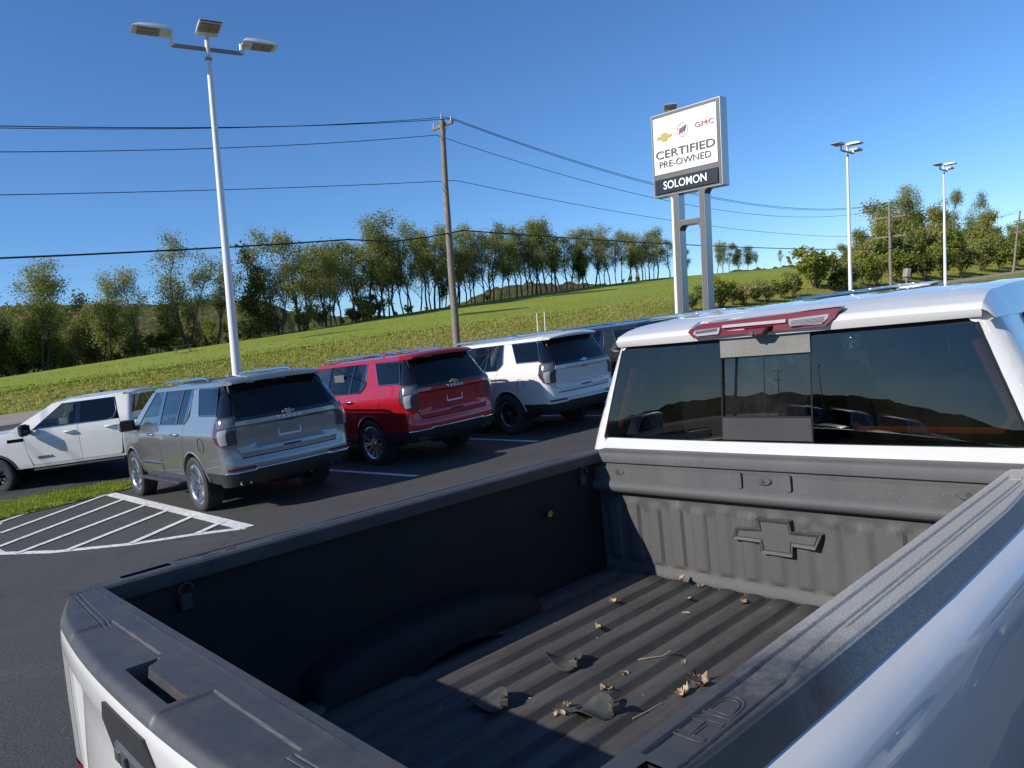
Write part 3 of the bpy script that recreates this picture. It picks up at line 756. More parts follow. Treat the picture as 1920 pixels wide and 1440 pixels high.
MB().tube([(0, 0, 0), (.1, 0, 2.3)], .05, 8).build('stake', M['insul'], fl); MB().box((.16, 0, 2.55), (.3, .45, .55), ch=.04, rot=Matrix.Rotation(.25, 3, 'Y')).build('lamp_head', M['lampgrey'], fl)
# wooden table left out at the field's edge
pt = thing('picnic_table', 'weathered wooden picnic table left at the edge of the field', 'picnic table', on_h(366, 82), .5)
for k in range(4): MB().box((0, -.3 + .2 * k, .78), (1.9, .17, .05), ch=.005).build('plank', M['wood'], pt)
for s in (-1, 1):
    MB().box((0, s * .72, .45), (1.9, .26, .05), ch=.005).build('bench_plank', M['wood'], pt)
    for q in (-1, 1): MB().tube([(s * .7, q * .75, 0), (s * .7, q * .2, .76)], .05, 4).build('leg', M['wood'], pt)
    MB().box((s * .7, 0, .4), (.05, 1.6, .1)).build('crossbar', M['wood'], pt)

# ------------------------------------------------------------------ pylon sign
def mat_cab():
    return simple('brushed aluminium', (0.42, 0.44, 0.46), 0.35, 0.75)
M['cab'] = mat_cab(); M['cabface'] = simple('grey sign frame', (0.095, 0.094, 0.092), 0.5, 0.2)
M['signwhite'] = simple('white sign face', (0.80, 0.79, 0.76), 0.35); M['signblack'] = simple('black sign band', (0.012, 0.014, 0.02), 0.3)
M['letgrey'] = simple('grey lettering', (0.06, 0.06, 0.062), 0.5); M['letred'] = simple('red lettering', (0.30, 0.03, 0.04), 0.5)
M['letblue'] = simple('blue badge', (0.03, 0.07, 0.22), 0.5); M['letwhite'] = simple('white lettering', (0.85, 0.85, 0.83), 0.4)
def pylon():
    o = thing('pylon_sign', 'tall grey two-legged dealer sign with white face and black name band', 'sign', (6.34, 25.62, 0))
    x, z = Vector((0.668, -0.744, 0)), PLUMB; x = (x - z * x.dot(z)).normalized(); y = z.cross(x)     # x along the face, y away from the viewer
    o.matrix_world = Matrix((x, y, z)).transposed().to_4x4(); o.location = (6.34, 25.62, 0)
    W2, T, B, TH = 1.39, 8.86, 6.02, .40
    c = MB().box((0, TH / 2, (T + B) / 2), (W2 * 2, TH, T - B), ch=.02); cabn = c.build('cabinet', M['cab'], o)
    MB().box((0, -.006, (T + B) / 2), (W2 * 2 - .09, .02, T - B - .09)).build('front_frame', M['cabface'], cabn)
    fc = MB().box((-.01, -.026, 7.74), (2.52, .03, 1.92), ch=.01).build('face_panel', M['signwhite'], o)
    nb = MB().box((-.01, -.036, 6.36), (2.52, .05, .5), ch=.015).build('name_panel', M['signblack'], o)
    for cx in (-.49, .545):
        lg = MB().box((cx, TH / 2, B / 2 - .1), (.23, TH - .02, B + .2), ch=.015); lgo = lg.build('leg', M['cab'], o)
        MB().box((cx, .005, B / 2), (.17, .016, B)).build('leg_face', M['cabface'], lgo)
    for cx, s in ((-.605, -1), (.66, 1), (-.375, 1), (.43, -1)):       # curved brackets under the cabinet
        poly = [(0, 0), (.17 * s, 0)] + [(.17 * s * (1 - math.sin(a)), -.17 * (1 - math.cos(a))) for a in [R(t) for t in range(10, 91, 16)]]
        z0 = B + .012 if abs(cx) > .5 else 4.93
        if s * cx < 0 or True:
            MB().prism(poly if s > 0 else poly[::-1], lambda a, b, d: (cx + a, d, z0 + b), TH - .02, .012).build('bracket', M['cabface'], o)
    cb = MB().box((.0275, TH / 2, 5.02), (.82, TH - .03, .19), ch=.01).build('crossbar', M['cab'], o)
    MB().box((.0275, .006, 5.02), (.8, .014, .15)).build('crossbar_face', M['cabface'], cb)
    def txt(body, mat, cx, cz, w, h, par, **k):
        me = text_mesh(body, 1.0, 0.012, **k)
        xs = [v.co.x for v in me.vertices]; ys = [v.co.y for v in me.vertices]
        me.transform(Matrix.Diagonal((w / (max(xs) - min(xs)), h / (max(ys) - min(ys)), 1, 1)))
        return place_text('lettering', me, mat, par, (cx, -.052 if par is fc else -.068, cz), (1, 0, 0), (0, 0, 1))
    txt('CERTIFIED', M['letgrey'], .0, 7.42, 2.36, .27, fc, bold=.008); txt('PRE-OWNED', M['letgrey'], -.02, 7.08, 2.06, .22, fc)
    txt('GMC', M['letred'], .80, 8.12, .72, .16, fc, bold=.0); txt('SOLOMON', M['letwhite'], -.03, 6.36, 1.72, .27, nb, bold=.008)
    fn = lambda a, b, d: (-.80 + a, d, 8.02 + b)
    MB().prism(bowtie(.64, .27), fn, -.04, -.062).build('bowtie_badge', M['gold'], fc)
    ring = MB(); n = 36
    for k in range(n):
        a, b = 2 * math.pi * k / n, 2 * math.pi * (k + 1) / n
        ring.add([(-.06 + r_ * math.cos(t), -.054, 8.1 + r_ * 1.12 * math.sin(t)) for r_, t in ((.20, a), (.20, b), (.215, b), (.215, a))], [(0, 1, 2, 3)])
    rg = ring.build('badge_ring', M['letgrey'], fc)
    for k, mt in enumerate((M['letred'], M['cabface'], M['letblue'])):
        cx = -.155 + .095 * k; cz = 8.06 + .03 * k
        MB().prism([(cx - .05, cz - .08), (cx - .005, cz - .11), (cx + .05, cz + .02), (cx + .065, cz + .11), (cx - .02, cz + .11)], lambda a, b, d: (a, d, b), -.045, -.058).build('badge_shield', mt, fc)
    return o
pylon()

# ------------------------------------------------------------------ vehicles: shared parts
def wheel(parent, c, s, rad, wid, rim_r, rim_mat, style, face_mat=None):
    """tyre with tread and sidewall; rim with spokes; s = -1 left, +1 right"""
    x0, y0, z0 = c; w = wid / 2
    def px(t): return s * t
    prof = [(rim_r - .005, -w * .7), (rim_r + .02, -w * .92), (rad - .06, -w), (rad - .018, -w * .93), (rad, -w * .78), (rad, w * .78), (rad - .018, w * .93), (rad - .055, w * .99), (rim_r + .05, w * .97), (rim_r + .015, w * .88), (rim_r - .008, w * .80)]
    mb = MB().lathe([(r_, px(t)) for r_, t in prof], (0, 0, 0), 'x', 44, 0, flip=(s < 0))
    n = 56
    for k in range(n):      # tread blocks
        a = 2 * math.pi * k / n; ca, sa = math.cos(a), math.sin(a)
        for q in (-.55, 0, .55):
            q2 = q + (0.05 if k % 2 else -.05)
            mb.box((px(q2 * w), (rad + .002) * ca, (rad + .002) * sa), (w * .44, .026, .012), 0, Matrix.Rotation(a - math.pi / 2, 3, 'X'))
    o = mb.build('wheel', M['tyre'], parent, 40); o.location = (x0, y0, z0)
    rb = MB()
    rb.lathe([(rim_r + .008, px(w * .86)), (rim_r - .008, px(w * .9)), (rim_r - .03, px(w * .72)), (rim_r - .035, px(w * .2)), (rim_r - .06, px(-w * .2)), (.0, px(-w * .2))], (0, 0, 0), 'x', 44, 0, flip=(s < 0))
    for (r0, r1, t) in ((0.16, .0, .0),):
        rb.lathe([(.0, px(w * .02)), (.165, px(w * .02)), (.165, px(-w * .15))], (0, 0, 0), 'x', 28, 1, flip=(s > 0))
    def spoke(a, wa, wb, ra, rb_, xa, xb, th, mi):
        q = Matrix.Rotation(a, 3, 'X'); vs = []
        for r_, hw, xx in ((ra, wa, xa), (rb_, wb, xb)):
            for dx, sc in ((0, .72), (-th, 1.0)):
                vs += [q @ Vector((px(xx + dx), -hw * sc, r_)), q @ Vector((px(xx + dx), hw * sc, r_))]
        rb.add(vs, [(0, 1, 5, 4), (0, 4, 6, 2), (1, 3, 7, 5), (2, 6, 7, 3)] if s > 0 else [(4, 5, 1, 0), (2, 6, 4, 0), (5, 7, 3, 1), (3, 7, 6, 2)], mi)
    xo = w * .80; xi = w * .56
    if style == 'double':       # six wide pairs
        for k in range(6):
            a = 2 * math.pi * k / 6
            for d in (-.17, .17): spoke(a + d, .026, .034, .05, rim_r - .005, xi, xo, .035, 0)
    elif style == 'fine':       # many slim forked spokes
        for k in range(11):
            a = 2 * math.pi * k / 11
            for d in (-.10, .10): spoke(a + d * .95, .011, .019, .06, rim_r - .005, xi, xo, .03, 0)
    else:                       # six thick split spokes
        for k in range(6):
            a = 2 * math.pi * k / 6
            spoke(a, .042, .05, .05, rim_r - .1, xi, xi + .02, .03, 1)
            for d in (-.2, .2): spoke(a + d, .022, .03, .14, rim_r - .005, xi + .005, xo, .03, 0)
    rb.lathe([(.075, px(xi - .03)), (.07, px(xi + .012)), (.045, px(xi + .022)), (.0, px(xi + .022))], (0, 0, 0), 'x', 20, 0, flip=(s < 0))
    for k in range(6):
        a = 2 * math.pi * (k + .5) / 6; rb.tube([(px(xi - .02), .098 * math.cos(a), .098 * math.sin(a)), (px(xi + .004), .098 * math.cos(a), .098 * math.sin(a))], .012, 6, 0)
    rb.build('rim', [rim_mat, M['blackalloy']], o, 35)
    return o
def seats(parent, rows, zf, w=.5):
    for y in rows:
        for x in (-.38, .38):
            mb = MB().box((x, y, zf + .12), (w, .5, .16), ch=.05)
            q = Matrix.Rotation(.22, 3, 'X')
            mb.box(Vector((x, y - .3, zf + .46)), (w, .16, .62), 0, q, .05).box(Vector((x, y - .40, zf + .88)), (.26, .1, .18), 0, q, .03)
            mb.build('seat', M['seat'], parent, 40)
def arch_pts(cy, cz, r, z0, back=True):
    """points of a wheel opening from front foot over the top to the rear foot (decreasing y), both on z0"""
    a0 = math.asin(clamp((z0 - cz) / r, -1, 1)); n = 14
    return [(cy + r * math.cos(lerp(a0, math.pi - a0, k / n)), cz + r * math.sin(lerp(a0, math.pi - a0, k / n))) for k in range(n + 1)]
def arch_lip(mb, fn, cy, cz, r, z0, rad=.016, w=.03):
    pts = arch_pts(cy, cz, r, z0); A = [fn(y, z, .0) for y, z in pts]
    B = [fn(cy + (y - cy) * (1 + w / r), cz + (z - cz) * (1 + w / r), .004) for y, z in pts]
    D = [Vector(fn(y, z, 0)) for y, z in pts]; sx = sgn(D[0].x)
    I = [(p[0] - sx * .12, p[1], p[2]) for p in A]; O = [(p[0] + sx * .012, p[1], p[2]) for p in A]
    mb.grid([I, O, B], flip=(sx > 0))

# ------------------------------------------------------------------ full-size SUV seen from behind
WT = ((.36, .90), (.46, .945), (.58, .975), (.8, .99), (1.0, 1.003), (1.10, 1.008), (1.16, .998), (1.22, .975), (1.30, .948), (1.41, .912), (1.60, .84), (1.79, .762), (1.86, .725))
YT = ((.36, .16), (.44, .07), (.55, .015), (.62, .0), (.70, .0), (.78, .02), (.9, .035), (1.05, .032), (1.20, .018), (1.30, .02), (1.37, .05), (1.60, .17), (1.80, .28), (1.86, .32))
CRN = .075; RC = .16
def sW(y, z): return tab(WT, z) * (1 - .03 * max(0, (y - 2.6) / 2.6) ** 2 - .022 * max(0, (2.2 - y) / 2.2) ** 2)
def sX(y, z):
    w = sW(y, z); y0 = tab(YT, z) + CRN
    if y < y0 + RC:
        t = clamp((y0 + RC - y) / RC); w = w - RC + RC * math.sqrt(max(0, 1 - t * t))
    yf = 5.33 - .25 * clamp((z - .9) / .5)
    if y > yf - .5: w -= .30 * clamp((y - yf + .5) / .5) ** 2
    return w
def sY(x, z):
    y0 = tab(YT, z); w = sW(.2, z); f = w - RC; a = abs(x)
    if a <= f: return y0 + CRN * (a / f) ** 2
    t = clamp((a - f) / RC, 0, .999); return y0 + CRN + RC - RC * math.sqrt(1 - t * t)
A1, AB = .80, .25
def sC(a, z, o=0.0, s=-1):
    """unrolled from the middle of the tail, round the corner, along the side"""
    y0 = tab(YT, z); w = sW(.2, z); f = w - RC
    if a <= A1: x = a / A1 * f; return (s * x, y0 + CRN * (a / A1) ** 2 - o, z)
    if a <= A1 + AB:
        t = (a - A1) / AB * math.pi / 2; return (s * (f + (RC + o) * math.sin(t)), y0 + CRN + RC - (RC + o) * math.cos(t), z)
    y = y0 + CRN + RC + a - A1 - AB; return (s * (sX(y, z) + o), y, z)
def make_suv(name, label, paint_, loc, yaw, wheels, group, txt='', tips=True, rails='chrome', plate=True, reflect=True, trim=None):
    o = thing(name, label, 'suv', loc, yaw, group); P = paint_; trim = trim or M['chrome']
    RY, FY, ZW, AR = 1.285, 4.385, .405, .475
    zc = frange(.4, 1.9, .07); yc = frange(0, 5.3, .16) + [.1, .14, .18, .22, .26, .3]
    def side(nm, out2, mat, off=.004, rim=.03, parent=o, s_all=(-1, 1), cuts=True):
        res = []
        for s in s_all:
            mb = MB(); patch(mb, out2, lambda y, z: (s * (sX(y, z) + off), y, z), (s, 0, 0), yc if cuts else (), zc if cuts else (), (-s * rim, 0, 0) if rim else None)
            res.append(mb.build(nm, mat, parent, 30))
        return res
    # inner body: floor, wheel housings, rear bulk, so nothing is hollow
    core = MB().box((0, 2.7, .62), (1.30, 4.6, .52)).box((0, .75, .62), (1.5, .75, .30)).box((0, 2.85, .44), (1.75, 2.0, .16)).box((0, 4.9, .62), (1.5, .5, .5))
    for s in (-1, 1):
        mb = core
        for cy in (RY, FY):
            pts = arch_pts(cy, ZW, AR + .03, .30)
            mb.grid([[(s * .60, y, z) for y, z in pts], [(s * .955, y, z) for y, z in pts]], flip=(s < 0))
        back = [(.5, .42), (RY - AR - .02, .42)] + arch_pts(RY, ZW, AR + .015, .42)[::-1] + arch_pts(FY, ZW, AR + .015, .42)[::-1] + [(5.1, .42), (5.1, 1.1), (4.1, 1.24), (1.5, 1.30), (.5, 1.36)]
        patch(mb, back, lambda y, z: (s * (sX(y, z) - .022), y, z), (s, 0, 0), yc, zc)
    core.build('underbody', M['dark'], o)
    cabin = MB().box((0, 2.2, .95), (1.6, 3.4, .06)).box((0, 3.85, 1.12), (1.5, .35, .3), ch=.08)
    cabin.build('cabin_floor', M['seat'], o); seats(o, (3.0, 1.95), .84)
    MB().lathe([(.17, -.012), (.185, 0), (.17, .012)], (0, 0, 0), 'z', 22).box((0, 0, 0), (.3, .05, .02)).build('steering_wheel', M['seat'], o).matrix_local = Matrix.Translation((-.38, 3.5, 1.30)) @ Matrix.Rotation(1.15, 4, 'X')
    # sides
    qb = [(tab(YT, z) + CRN + .003, z) for z in (.60, .70, .80, .90, 1.0)]
    lampedge = [(tab(YT, 1.0) + CRN + RC * .7, 1.0), (tab(YT, 1.36) + CRN + RC * .6, 1.36), (.33, 1.40)]
    arch = arch_pts(RY, ZW, AR, .60)
    quarter = qb + lampedge + [(.96, 1.40), (1.19, 1.795), (1.40, 1.795), (1.34, 1.41), (1.42, 1.345), (1.50, 1.30), (1.53, 1.12), (1.60, .92), (1.72, .70), (1.745, .60)]
    arch_q = [p for p in arch if p[0] < 1.745]
    quarter = quarter + arch_q
    side('quarter_panel', quarter, P)
    low = [(tab(YT, .46) + CRN + .01, .44), (tab(YT, .52) + CRN + .004, .52), (tab(YT, .60) + CRN + .004, .597), (RY - math.sqrt(AR ** 2 - (.597 - ZW) ** 2), .597), (RY - AR + .003, .44)]
    side('lower_cladding', low, M['plastic'], .0)
    rd = [(2.725, .50), (2.725, 1.285), (1.51, 1.30), (1.54, 1.12), (1.612, .92), (1.732, .70), (1.79, .50)]
    rdo = side('rear_door', rd, P); 
    fd = [(3.86, .50), (3.93, .95), (3.95, 1.20), (3.80, 1.265), (2.733, 1.285), (2.733, .50)]
    fdo = side('front_door', fd, P)
    side('rocker', [(1.80, .41), (3.87, .41), (3.87, .495), (1.80, .495)], P, .0)
    fa = arch_pts(FY, ZW, AR, .45)
    fender = [(3.868, .45), (FY - AR, .45)] + [p for p in fa[::-1]][1:-1] + [(FY + AR, .45), (5.15, .45), (5.27, .62), (5.22, 1.0), (5.0, 1.12), (4.3, 1.205), (3.958, 1.20), (3.938, .95)]
    side('front_fender', fender, P)
    for s in (-1, 1):
        for cy in (RY, FY):
            mb = MB(); arch_lip(mb, lambda y, z, d: (s * (sX(y, z) + .004 + d), y, z), cy, ZW, AR, .45); mb.build('arch_lip', P, o, 40)
    # roof rail panel, pillars
    side('roof_side', [(.34, 1.80), (3.30, 1.80), (3.36, 1.835), (3.2, 1.86), (.36, 1.86)], P, .006)
    side('a_pillar', [(3.95, 1.20), (4.28, 1.205), (3.40, 1.80), (3.22, 1.80), (3.82, 1.268)], P, .004)
    side('b_pillar', [(2.66, 1.288), (2.81, 1.288), (2.80, 1.798), (2.67, 1.798)], M['gloss'], .003)
    side('door_pillar', [(1.345, 1.41), (1.43, 1.348), (1.50, 1.305), (1.56, 1.305), (1.50, 1.798), (1.405, 1.798)], M['gloss'], .003)
    side('pane_divider', [(1.86, 1.30), (1.92, 1.30), (1.86, 1.798), (1.82, 1.798)], M['gloss'], .004)
    gl = dict(rim=None, cuts=True)
    side('front_window', [(2.81, 1.287), (3.80, 1.268), (3.225, 1.80), (2.80, 1.80)], M['tint'], -.004, None)
    side('rear_window', [(1.55, 1.304), (2.67, 1.288), (2.68, 1.80), (1.49, 1.80)], M['privacy'], -.004, None)
    ql = [(.30, 1.415), (.945, 1.415), (1.165, 1.785), (.455, 1.785)]
    q0 = side('quarter_window', rounded(ql, .03), M['darkglass'], .010, .012)
    side('corner_trim', [(tab(YT, 1.36) + CRN + .01, 1.365), (.33, 1.395), (1.0, 1.395), (1.21, 1.80), (.40, 1.80), (tab(YT, 1.6) + CRN + .01, 1.6)], M['gloss'], .002)
    for s in (-1, 1):       # bright frame of the quarter glass and belt mouldings
        def ln(pts, r_, nm, mt, off=.012):
            MB().tube([(s * (sX(y, z) + off), y, z) for y, z in pts], r_, 6).build(nm, mt, o, 60)
        ln(rounded(ql, .03) + [rounded(ql, .03)[0]], .006, 'window_trim', trim if rails == 'chrome' else M['insul'])
        ln([(3.80, 1.272), (2.75, 1.289), (1.53, 1.303), (1.43, 1.352)], .009, 'belt_moulding', trim)
        ln([(1.43, 1.352), (1.36, 1.42), (1.41, 1.795)], .010, 'belt_moulding', trim)
        for dy, dz in ((3.0, 1.135), (1.83, 1.145)):      # handles, each in its own dished cup
            par = (fdo if dy > 2.5 else rdo)[0 if s < 0 else 1]; hx = sX(dy, dz)
            MB().tube([(s * (hx + .006), dy - .12, dz), (s * (hx + .04), dy - .09, dz + .004), (s * (hx + .045), dy, dz + .006), (s * (hx + .04), dy + .08, dz + .004), (s * (hx + .006), dy + .11, dz)], [.016, .019, .019, .019, .016], 8).build('handle', trim, par, 60)
            MB().box((s * (hx + .003), dy - .01, dz - .01), (.006, .17, .055), ch=.002).build('handle_cup', P, par)
        mb = MB(); q = Matrix.Rotation(s * .12, 3, 'Z')
        mb.box((s * 1.14, 3.86, 1.30), (.27, .13, .20), 0, q, .045).build('mirror', P, o, 50)
        MB().box((s * 1.14, 3.792, 1.30), (.235, .014, .165), 0, q, .006).build('mirror_glass', M['darkglass'], o)
        MB().tube([(s * .95, 3.84, 1.24), (s * 1.06, 3.86, 1.24)], [.05, .035], 8).build('mirror_arm', M['gloss'], o)
        MB().box((s * .985, 2.82, .40), (.17, 1.95, .045), ch=.018).tube([(s * .8, 2.2, .44), (s * .95, 2.2, .41)], .03, 6).tube([(s * .8, 3.4, .44), (s * .95, 3.4, .41)], .03, 6).build('running_board', M['plastic'], o, 40)
        rl = [(1.05, 0), (1.12, .045), (1.3, .058), (2.9, .058), (3.1, .045), (3.2, 0)]
        MB().tube([(s * (.655 if y < 3 else .645), y, 1.885 + z) for y, z in rl], [.014, .02, .021, .021, .02, .014], 8).build('roof_rail', trim if rails == 'chrome' else M['gloss'], o, 60)
        MB().box((s * (sX(3.4, .68) + .008), 3.2, .66), (.016, 1.0, .035), ch=.006).build('door_strip', trim if txt else P, fdo[0 if s < 0 else 1])
        if s < 0:
            fp = [(sX(.82 + .105 * math.cos(t), 1.0 + .105 * math.sin(t)) + .007, .82 + .105 * math.cos(t), 1.0 + .105 * math.sin(t)) for t in [2 * math.pi * k / 24 for k in range(25)]]
            MB().tube([(-a, b, c) for a, b, c in fp], .0035, 4, caps=False).build('fuel_flap', M['dark'], o)
        MB().tube([(s * (sX(y, .68) + .006), y, z) for y, z in ((2.729, .5), (2.729, .9), (2.729, 1.283))], .0045, 4).build('door_seam', M['dark'], o)
    if txt and not reflect: MB().box((-.865, 2.30, 1.52), (.004, .34, .26), ch=.001).build('price_sheet', simple('faded window sheet', (.09, .10, .105), .8), o)
    # roof
    rows = []
    for y in (.33, .40, .6, 1.0, 1.5, 2.0, 2.5, 2.9, 3.2, 3.38):
        rows.append([(x * sW(y, 1.86), y, 1.862 + .062 * (1 - abs(x) ** 2.4) * (1 - .5 * clamp((y - 2.8) / .6)) - .012 * clamp((.6 - y) / .3) - .03 * clamp((y - 2.8) / .58) ** 2) for x in [k / 10 for k in range(-10, 11)]])
    rf = MB().grid(rows, flip=True)
    rf.build('roof', P, o, 60)
    spr = []
    for y, zt, zb in ((.14, 1.826, 1.812), (.17, 1.846, 1.80), (.30, 1.87, 1.80), (.42, 1.875, 1.80)):
        spr.append((y, zt, zb))
    mb = MB(); xs = [k / 8 for k in range(-8, 9)]
    top = [[(x * lerp(.66, .73, clamp((y - .14) / .25)), y + .06 * x * x, zt + .042 * (1 - abs(x) ** 2.4)) for x in xs] for y, zt, zb in spr]
    bot = [[(x * lerp(.66, .73, clamp((y - .14) / .25)), y + .06 * x * x, zb + .012 * (1 - x * x)) for x in xs] for y, zt, zb in spr]
    mb.grid(top, flip=True).grid(bot)
    mb.grid([top[0], bot[0]], flip=False)
    for e in (0, -1): mb.grid([[r_[e] for r_ in top], [r_[e] for r_ in bot]], flip=(e == 0))
    mb.build('spoiler', P, o, 40)
    MB().box((0, .235, 1.842), (.36, .02, .02)).build('brake_light', M['redlens'], o)
    MB().prism([(-.09, 0), (.09, 0), (.05, .03), (-.02, .055), (-.06, .05)], lambda a, b, d: (d, 2.0 - a, 1.915 + b), .012, -.012).build('antenna_fin', P, o)
    # windscreen, bonnet, nose
    mb = MB(); mb.grid([[(x * lerp(.83, .70, t), lerp(4.22, 3.36, t) + .10 * (1 - x * x), lerp(1.20, 1.855, t)) for x in [k / 6 for k in range(-6, 7)]] for t in [k / 5 for k in range(6)]])
    mb.build('windscreen', M['tint'], o, 60)
    mb = MB(); mb.grid([[(x * lerp(.86, .84, t), lerp(4.2, 5.22, t) + .06 * (1 - x * x), lerp(1.205, 1.10, t ** 1.5) + .035 * (1 - x ** 4)) for x in [k / 6 for k in range(-6, 7)]] for t in [k / 6 for k in range(7)]], flip=True)
    mb.build('bonnet', P, o, 60)
    mb = MB(); mb.grid([[(x * .86, lerp(5.27, 5.33, math.sin(t * 3.1)) - .14 * x * x, lerp(1.11, .45, t)) for x in [k / 6 for k in range(-6, 7)]] for t in [k / 6 for k in range(7)]], flip=True)
    nose = mb.build('front_bumper', P, o, 60)
    MB().grid([[(x * .6, 5.345 - .07 * x * x, z) for x in [k / 6 for k in range(-6, 7)]] for z in (1.02, .68)], flip=True).build('grille', M['gloss'], o)
    for s in (-1, 1): MB().box((s * .70, 5.27, .98), (.28, .07, .16), ch=.03, rot=Matrix.Rotation(-s * .25, 3, 'Z')).build('headlight', M['clear'], o)
    # tail: base skin, gate, glass, lamps, bumper
    def tail(nm, out2, mat, off=.0, rim=.025, parent=o, fnoff=None):
        mb = MB(); patch(mb, out2, lambda x, z: (x, sY(x, z) - off - (fnoff(x, z) if fnoff else 0), z), (0, -1, 0), frange(-.9, .9, .06), frange(.4, 1.9, .03), (0, rim, 0) if rim else None)
        return mb.build(nm, mat, parent, 25)
    f_ = lambda z: sW(.2, z) - RC * .9
    tail('tail_panel', [(-f_(.585), .585), (f_(.585), .585), (f_(.80), .80), (f_(1.0), 1.0), (f_(1.38), 1.38), (-f_(1.38), 1.38), (-f_(1.0), 1.0), (-f_(.80), .80)], P, -.004, None)
    def gate_off(x, z):
        band = sstep(1.215, 1.235, z) * .020; rec = -(sstep(.56, .44, abs(x)) * sstep(.905, .95, z) * sstep(1.22, 1.19, z)) * .034
        lip = sstep(.925, .89, z) * sstep(.80, .87, z) * .010
        return band + rec + lip
    gate = rounded([(-.715, .795), (.715, .795), (.775, .93), (.755, 1.27), (.735, 1.298), (-.735, 1.298), (-.755, 1.27), (-.775, .93)], .025, 2)
    lg = tail('liftgate', gate, P, .012, .03, o, gate_off)
    MB().tube([(x, sY(x, .79) - .004, .788) for x in frange(-.72, .72, .12)], .009, 6).build('gate_seam', M['dark'], o)
    tail('rear_glass', rounded([(-.725, 1.315), (.725, 1.315), (.655, 1.80), (-.655, 1.80)], .03), M['darkglass'], .014, .02, lg)
    tail('applique', [(-f_(1.33), 1.303), (f_(1.33), 1.303), (f_(1.5), 1.5), (f_(1.79), 1.80), (-f_(1.79), 1.80), (-f_(1.5), 1.5)], M['gloss'], .004, .02, lg)
    tail('glass_lip', rounded([(-.74, 1.302), (.74, 1.302), (.73, 1.345), (-.73, 1.345)], .01), M['gloss'], .03, .02, lg)
    fnb = lambda a, b, d: (a, sY(a, 1.335 + b) - .032 - d, 1.335 + b)
    MB().prism(bowtie(.19, .068), fnb, 0, .012).build('emblem', M['dullgold'] if txt else M['alu'], lg)
    MB().tube([(x, sY(x, .86) - .014 - .008, .868) for x in (-.13, 0, .13)], .012, 6).build('gate_handle', M['dark'], lg)
    if plate:
        pf = MB(); X, Z = .165, .083
        for c, d in (((0, Z), (2 * X, .018)), ((0, -Z), (2 * X, .024)), ((-X, 0), (.014, 2 * Z)), ((X, 0), (.014, 2 * Z))):
            pf.box((c[0], sY(0, 1.10) + .012, 1.095 + c[1]), (d[0], .012, d[1] - (.0 if d[0] > .1 else -.01)), ch=.002)
        for xx in (-.1, .1): pf.box((xx, sY(0, 1.1) + .008, 1.158), (.02, .012, .012))
        pf.build('plate_frame', M['satin'] if txt else M['insul'], lg)
    MB().tube([(-.09, sY(0, 1.2) + .0, 1.208), (.09, sY(0, 1.2) + .0, 1.208)], .009, 6).build('plate_lamp', M['dark'], lg)
    if txt:
        me = text_mesh(txt, .062, .004, bold=.003, sx=1.15, spacing=1.75)
        place_text('lettering', me, M['satin'], lg, (0, sY(0, 1.262) - .036, 1.262), (1, 0, 0), (0, 0, 1))
    for s in (-1, 1):
        fn = lambda off: (lambda a, z: sC(a, z, off, s))
        ac = frange(.6, 1.3, .03); zcut = frange(.95, 1.4, .04)
        lamp = rounded([(.735, .985), (.96, .985), (1.09, 1.16), (1.09, 1.315), (1.03, 1.375), (.77, 1.375), (.745, 1.29)], .02, 2)
        mb = MB(); patch(mb, lamp, fn(.022), (s * .6, -1, 0), ac, zcut, (-s * .03, .04, 0)); tl = mb.build('tail_light', M['smoke'], o, 40)
        mb = MB(); patch(mb, rounded([(.86, 1.0), (.95, 1.0), (.985, 1.20), (.87, 1.22)], .01, 2), fn(.0245), (s * .6, -1, 0), ac, zcut, (-s * .002, .002, 0)); mb.build('lamp_optic', M['clear'], tl, 40)
        mb = MB(); patch(mb, rounded([(.80, 1.235), (1.0, 1.23), (1.04, 1.34), (.81, 1.35)], .02, 2), fn(.0245), (s * .6, -1, 0), ac, zcut, (-s * .002, .002, 0)); mb.build('lamp_optic', simple_grey, tl, 40)
        mb = MB(); patch(mb, [(.955, 1.0), (.975, 1.0), (1.08, 1.16), (1.08, 1.31), (1.05, 1.31), (1.05, 1.17)], fn(.0245), (s * .6, -1, 0), ac, zcut, (-s * .002, .002, 0)); mb.build('red_optic', M['redlens'], tl, 40)
        if reflect:
            mb = MB(); patch(mb, [(.56, .632), (.93, .632), (.94, .664), (.57, .664)], fn(.010), (s * .5, -1, 0), ac + frange(.5, .6, .03), (), (0, .01, 0)); mb.build('reflector', M['redlens'], o, 40)
        if tips:
            for xx in (.60, .735):
                c = (s * xx, .10, .455); MB().lathe([(.050, .26), (.052, .0), (.047, -.012), (.042, 0), (.040, .12), (0, .12)], (c[0], c[1], c[2]), 'y', 20, 0, flip=False).build('exhaust_tip', M['chrome'], o, 40)
        mb = MB(); patch(mb, [(.0, .40), (1.08, .40), (1.08, .582), (.56, .582), (.52, .608), (.0, .608)], fn(.012), (s * .4, -1, 0), frange(0, 1.1, .06), (.45, .5, .55), (0, .06, .0)); mb.build('lower_bumper', M['plastic'], o, 40)
        MB().tube([Vector(sC(a, z, .016, s)) for a, z in ((0, .617), (.2, .617), (.4, .617), (.5, .617), (.55, .622), (.60, .60))], [.011] * 4 + [.016, .01], 6).build('bumper_strip', M['chrome'] if trim is M['chrome'] else trim, o, 60)
        MB().tube([Vector(sC(a, .60, .014, s)) for a in (.56, .7, .85, .98)], .009, 6).build('bumper_strip', M['chrome'] if trim is M['chrome'] else trim, o, 60)
    MB().lathe([(0, .3), (.13, .28), (.15, .2), (.15, -.2), (.13, -.28), (0, -.3)], (.1, .60, .42), 'x', 18).build('muffler', M['dark'], o, 40)
    st, mt, rr = wheels
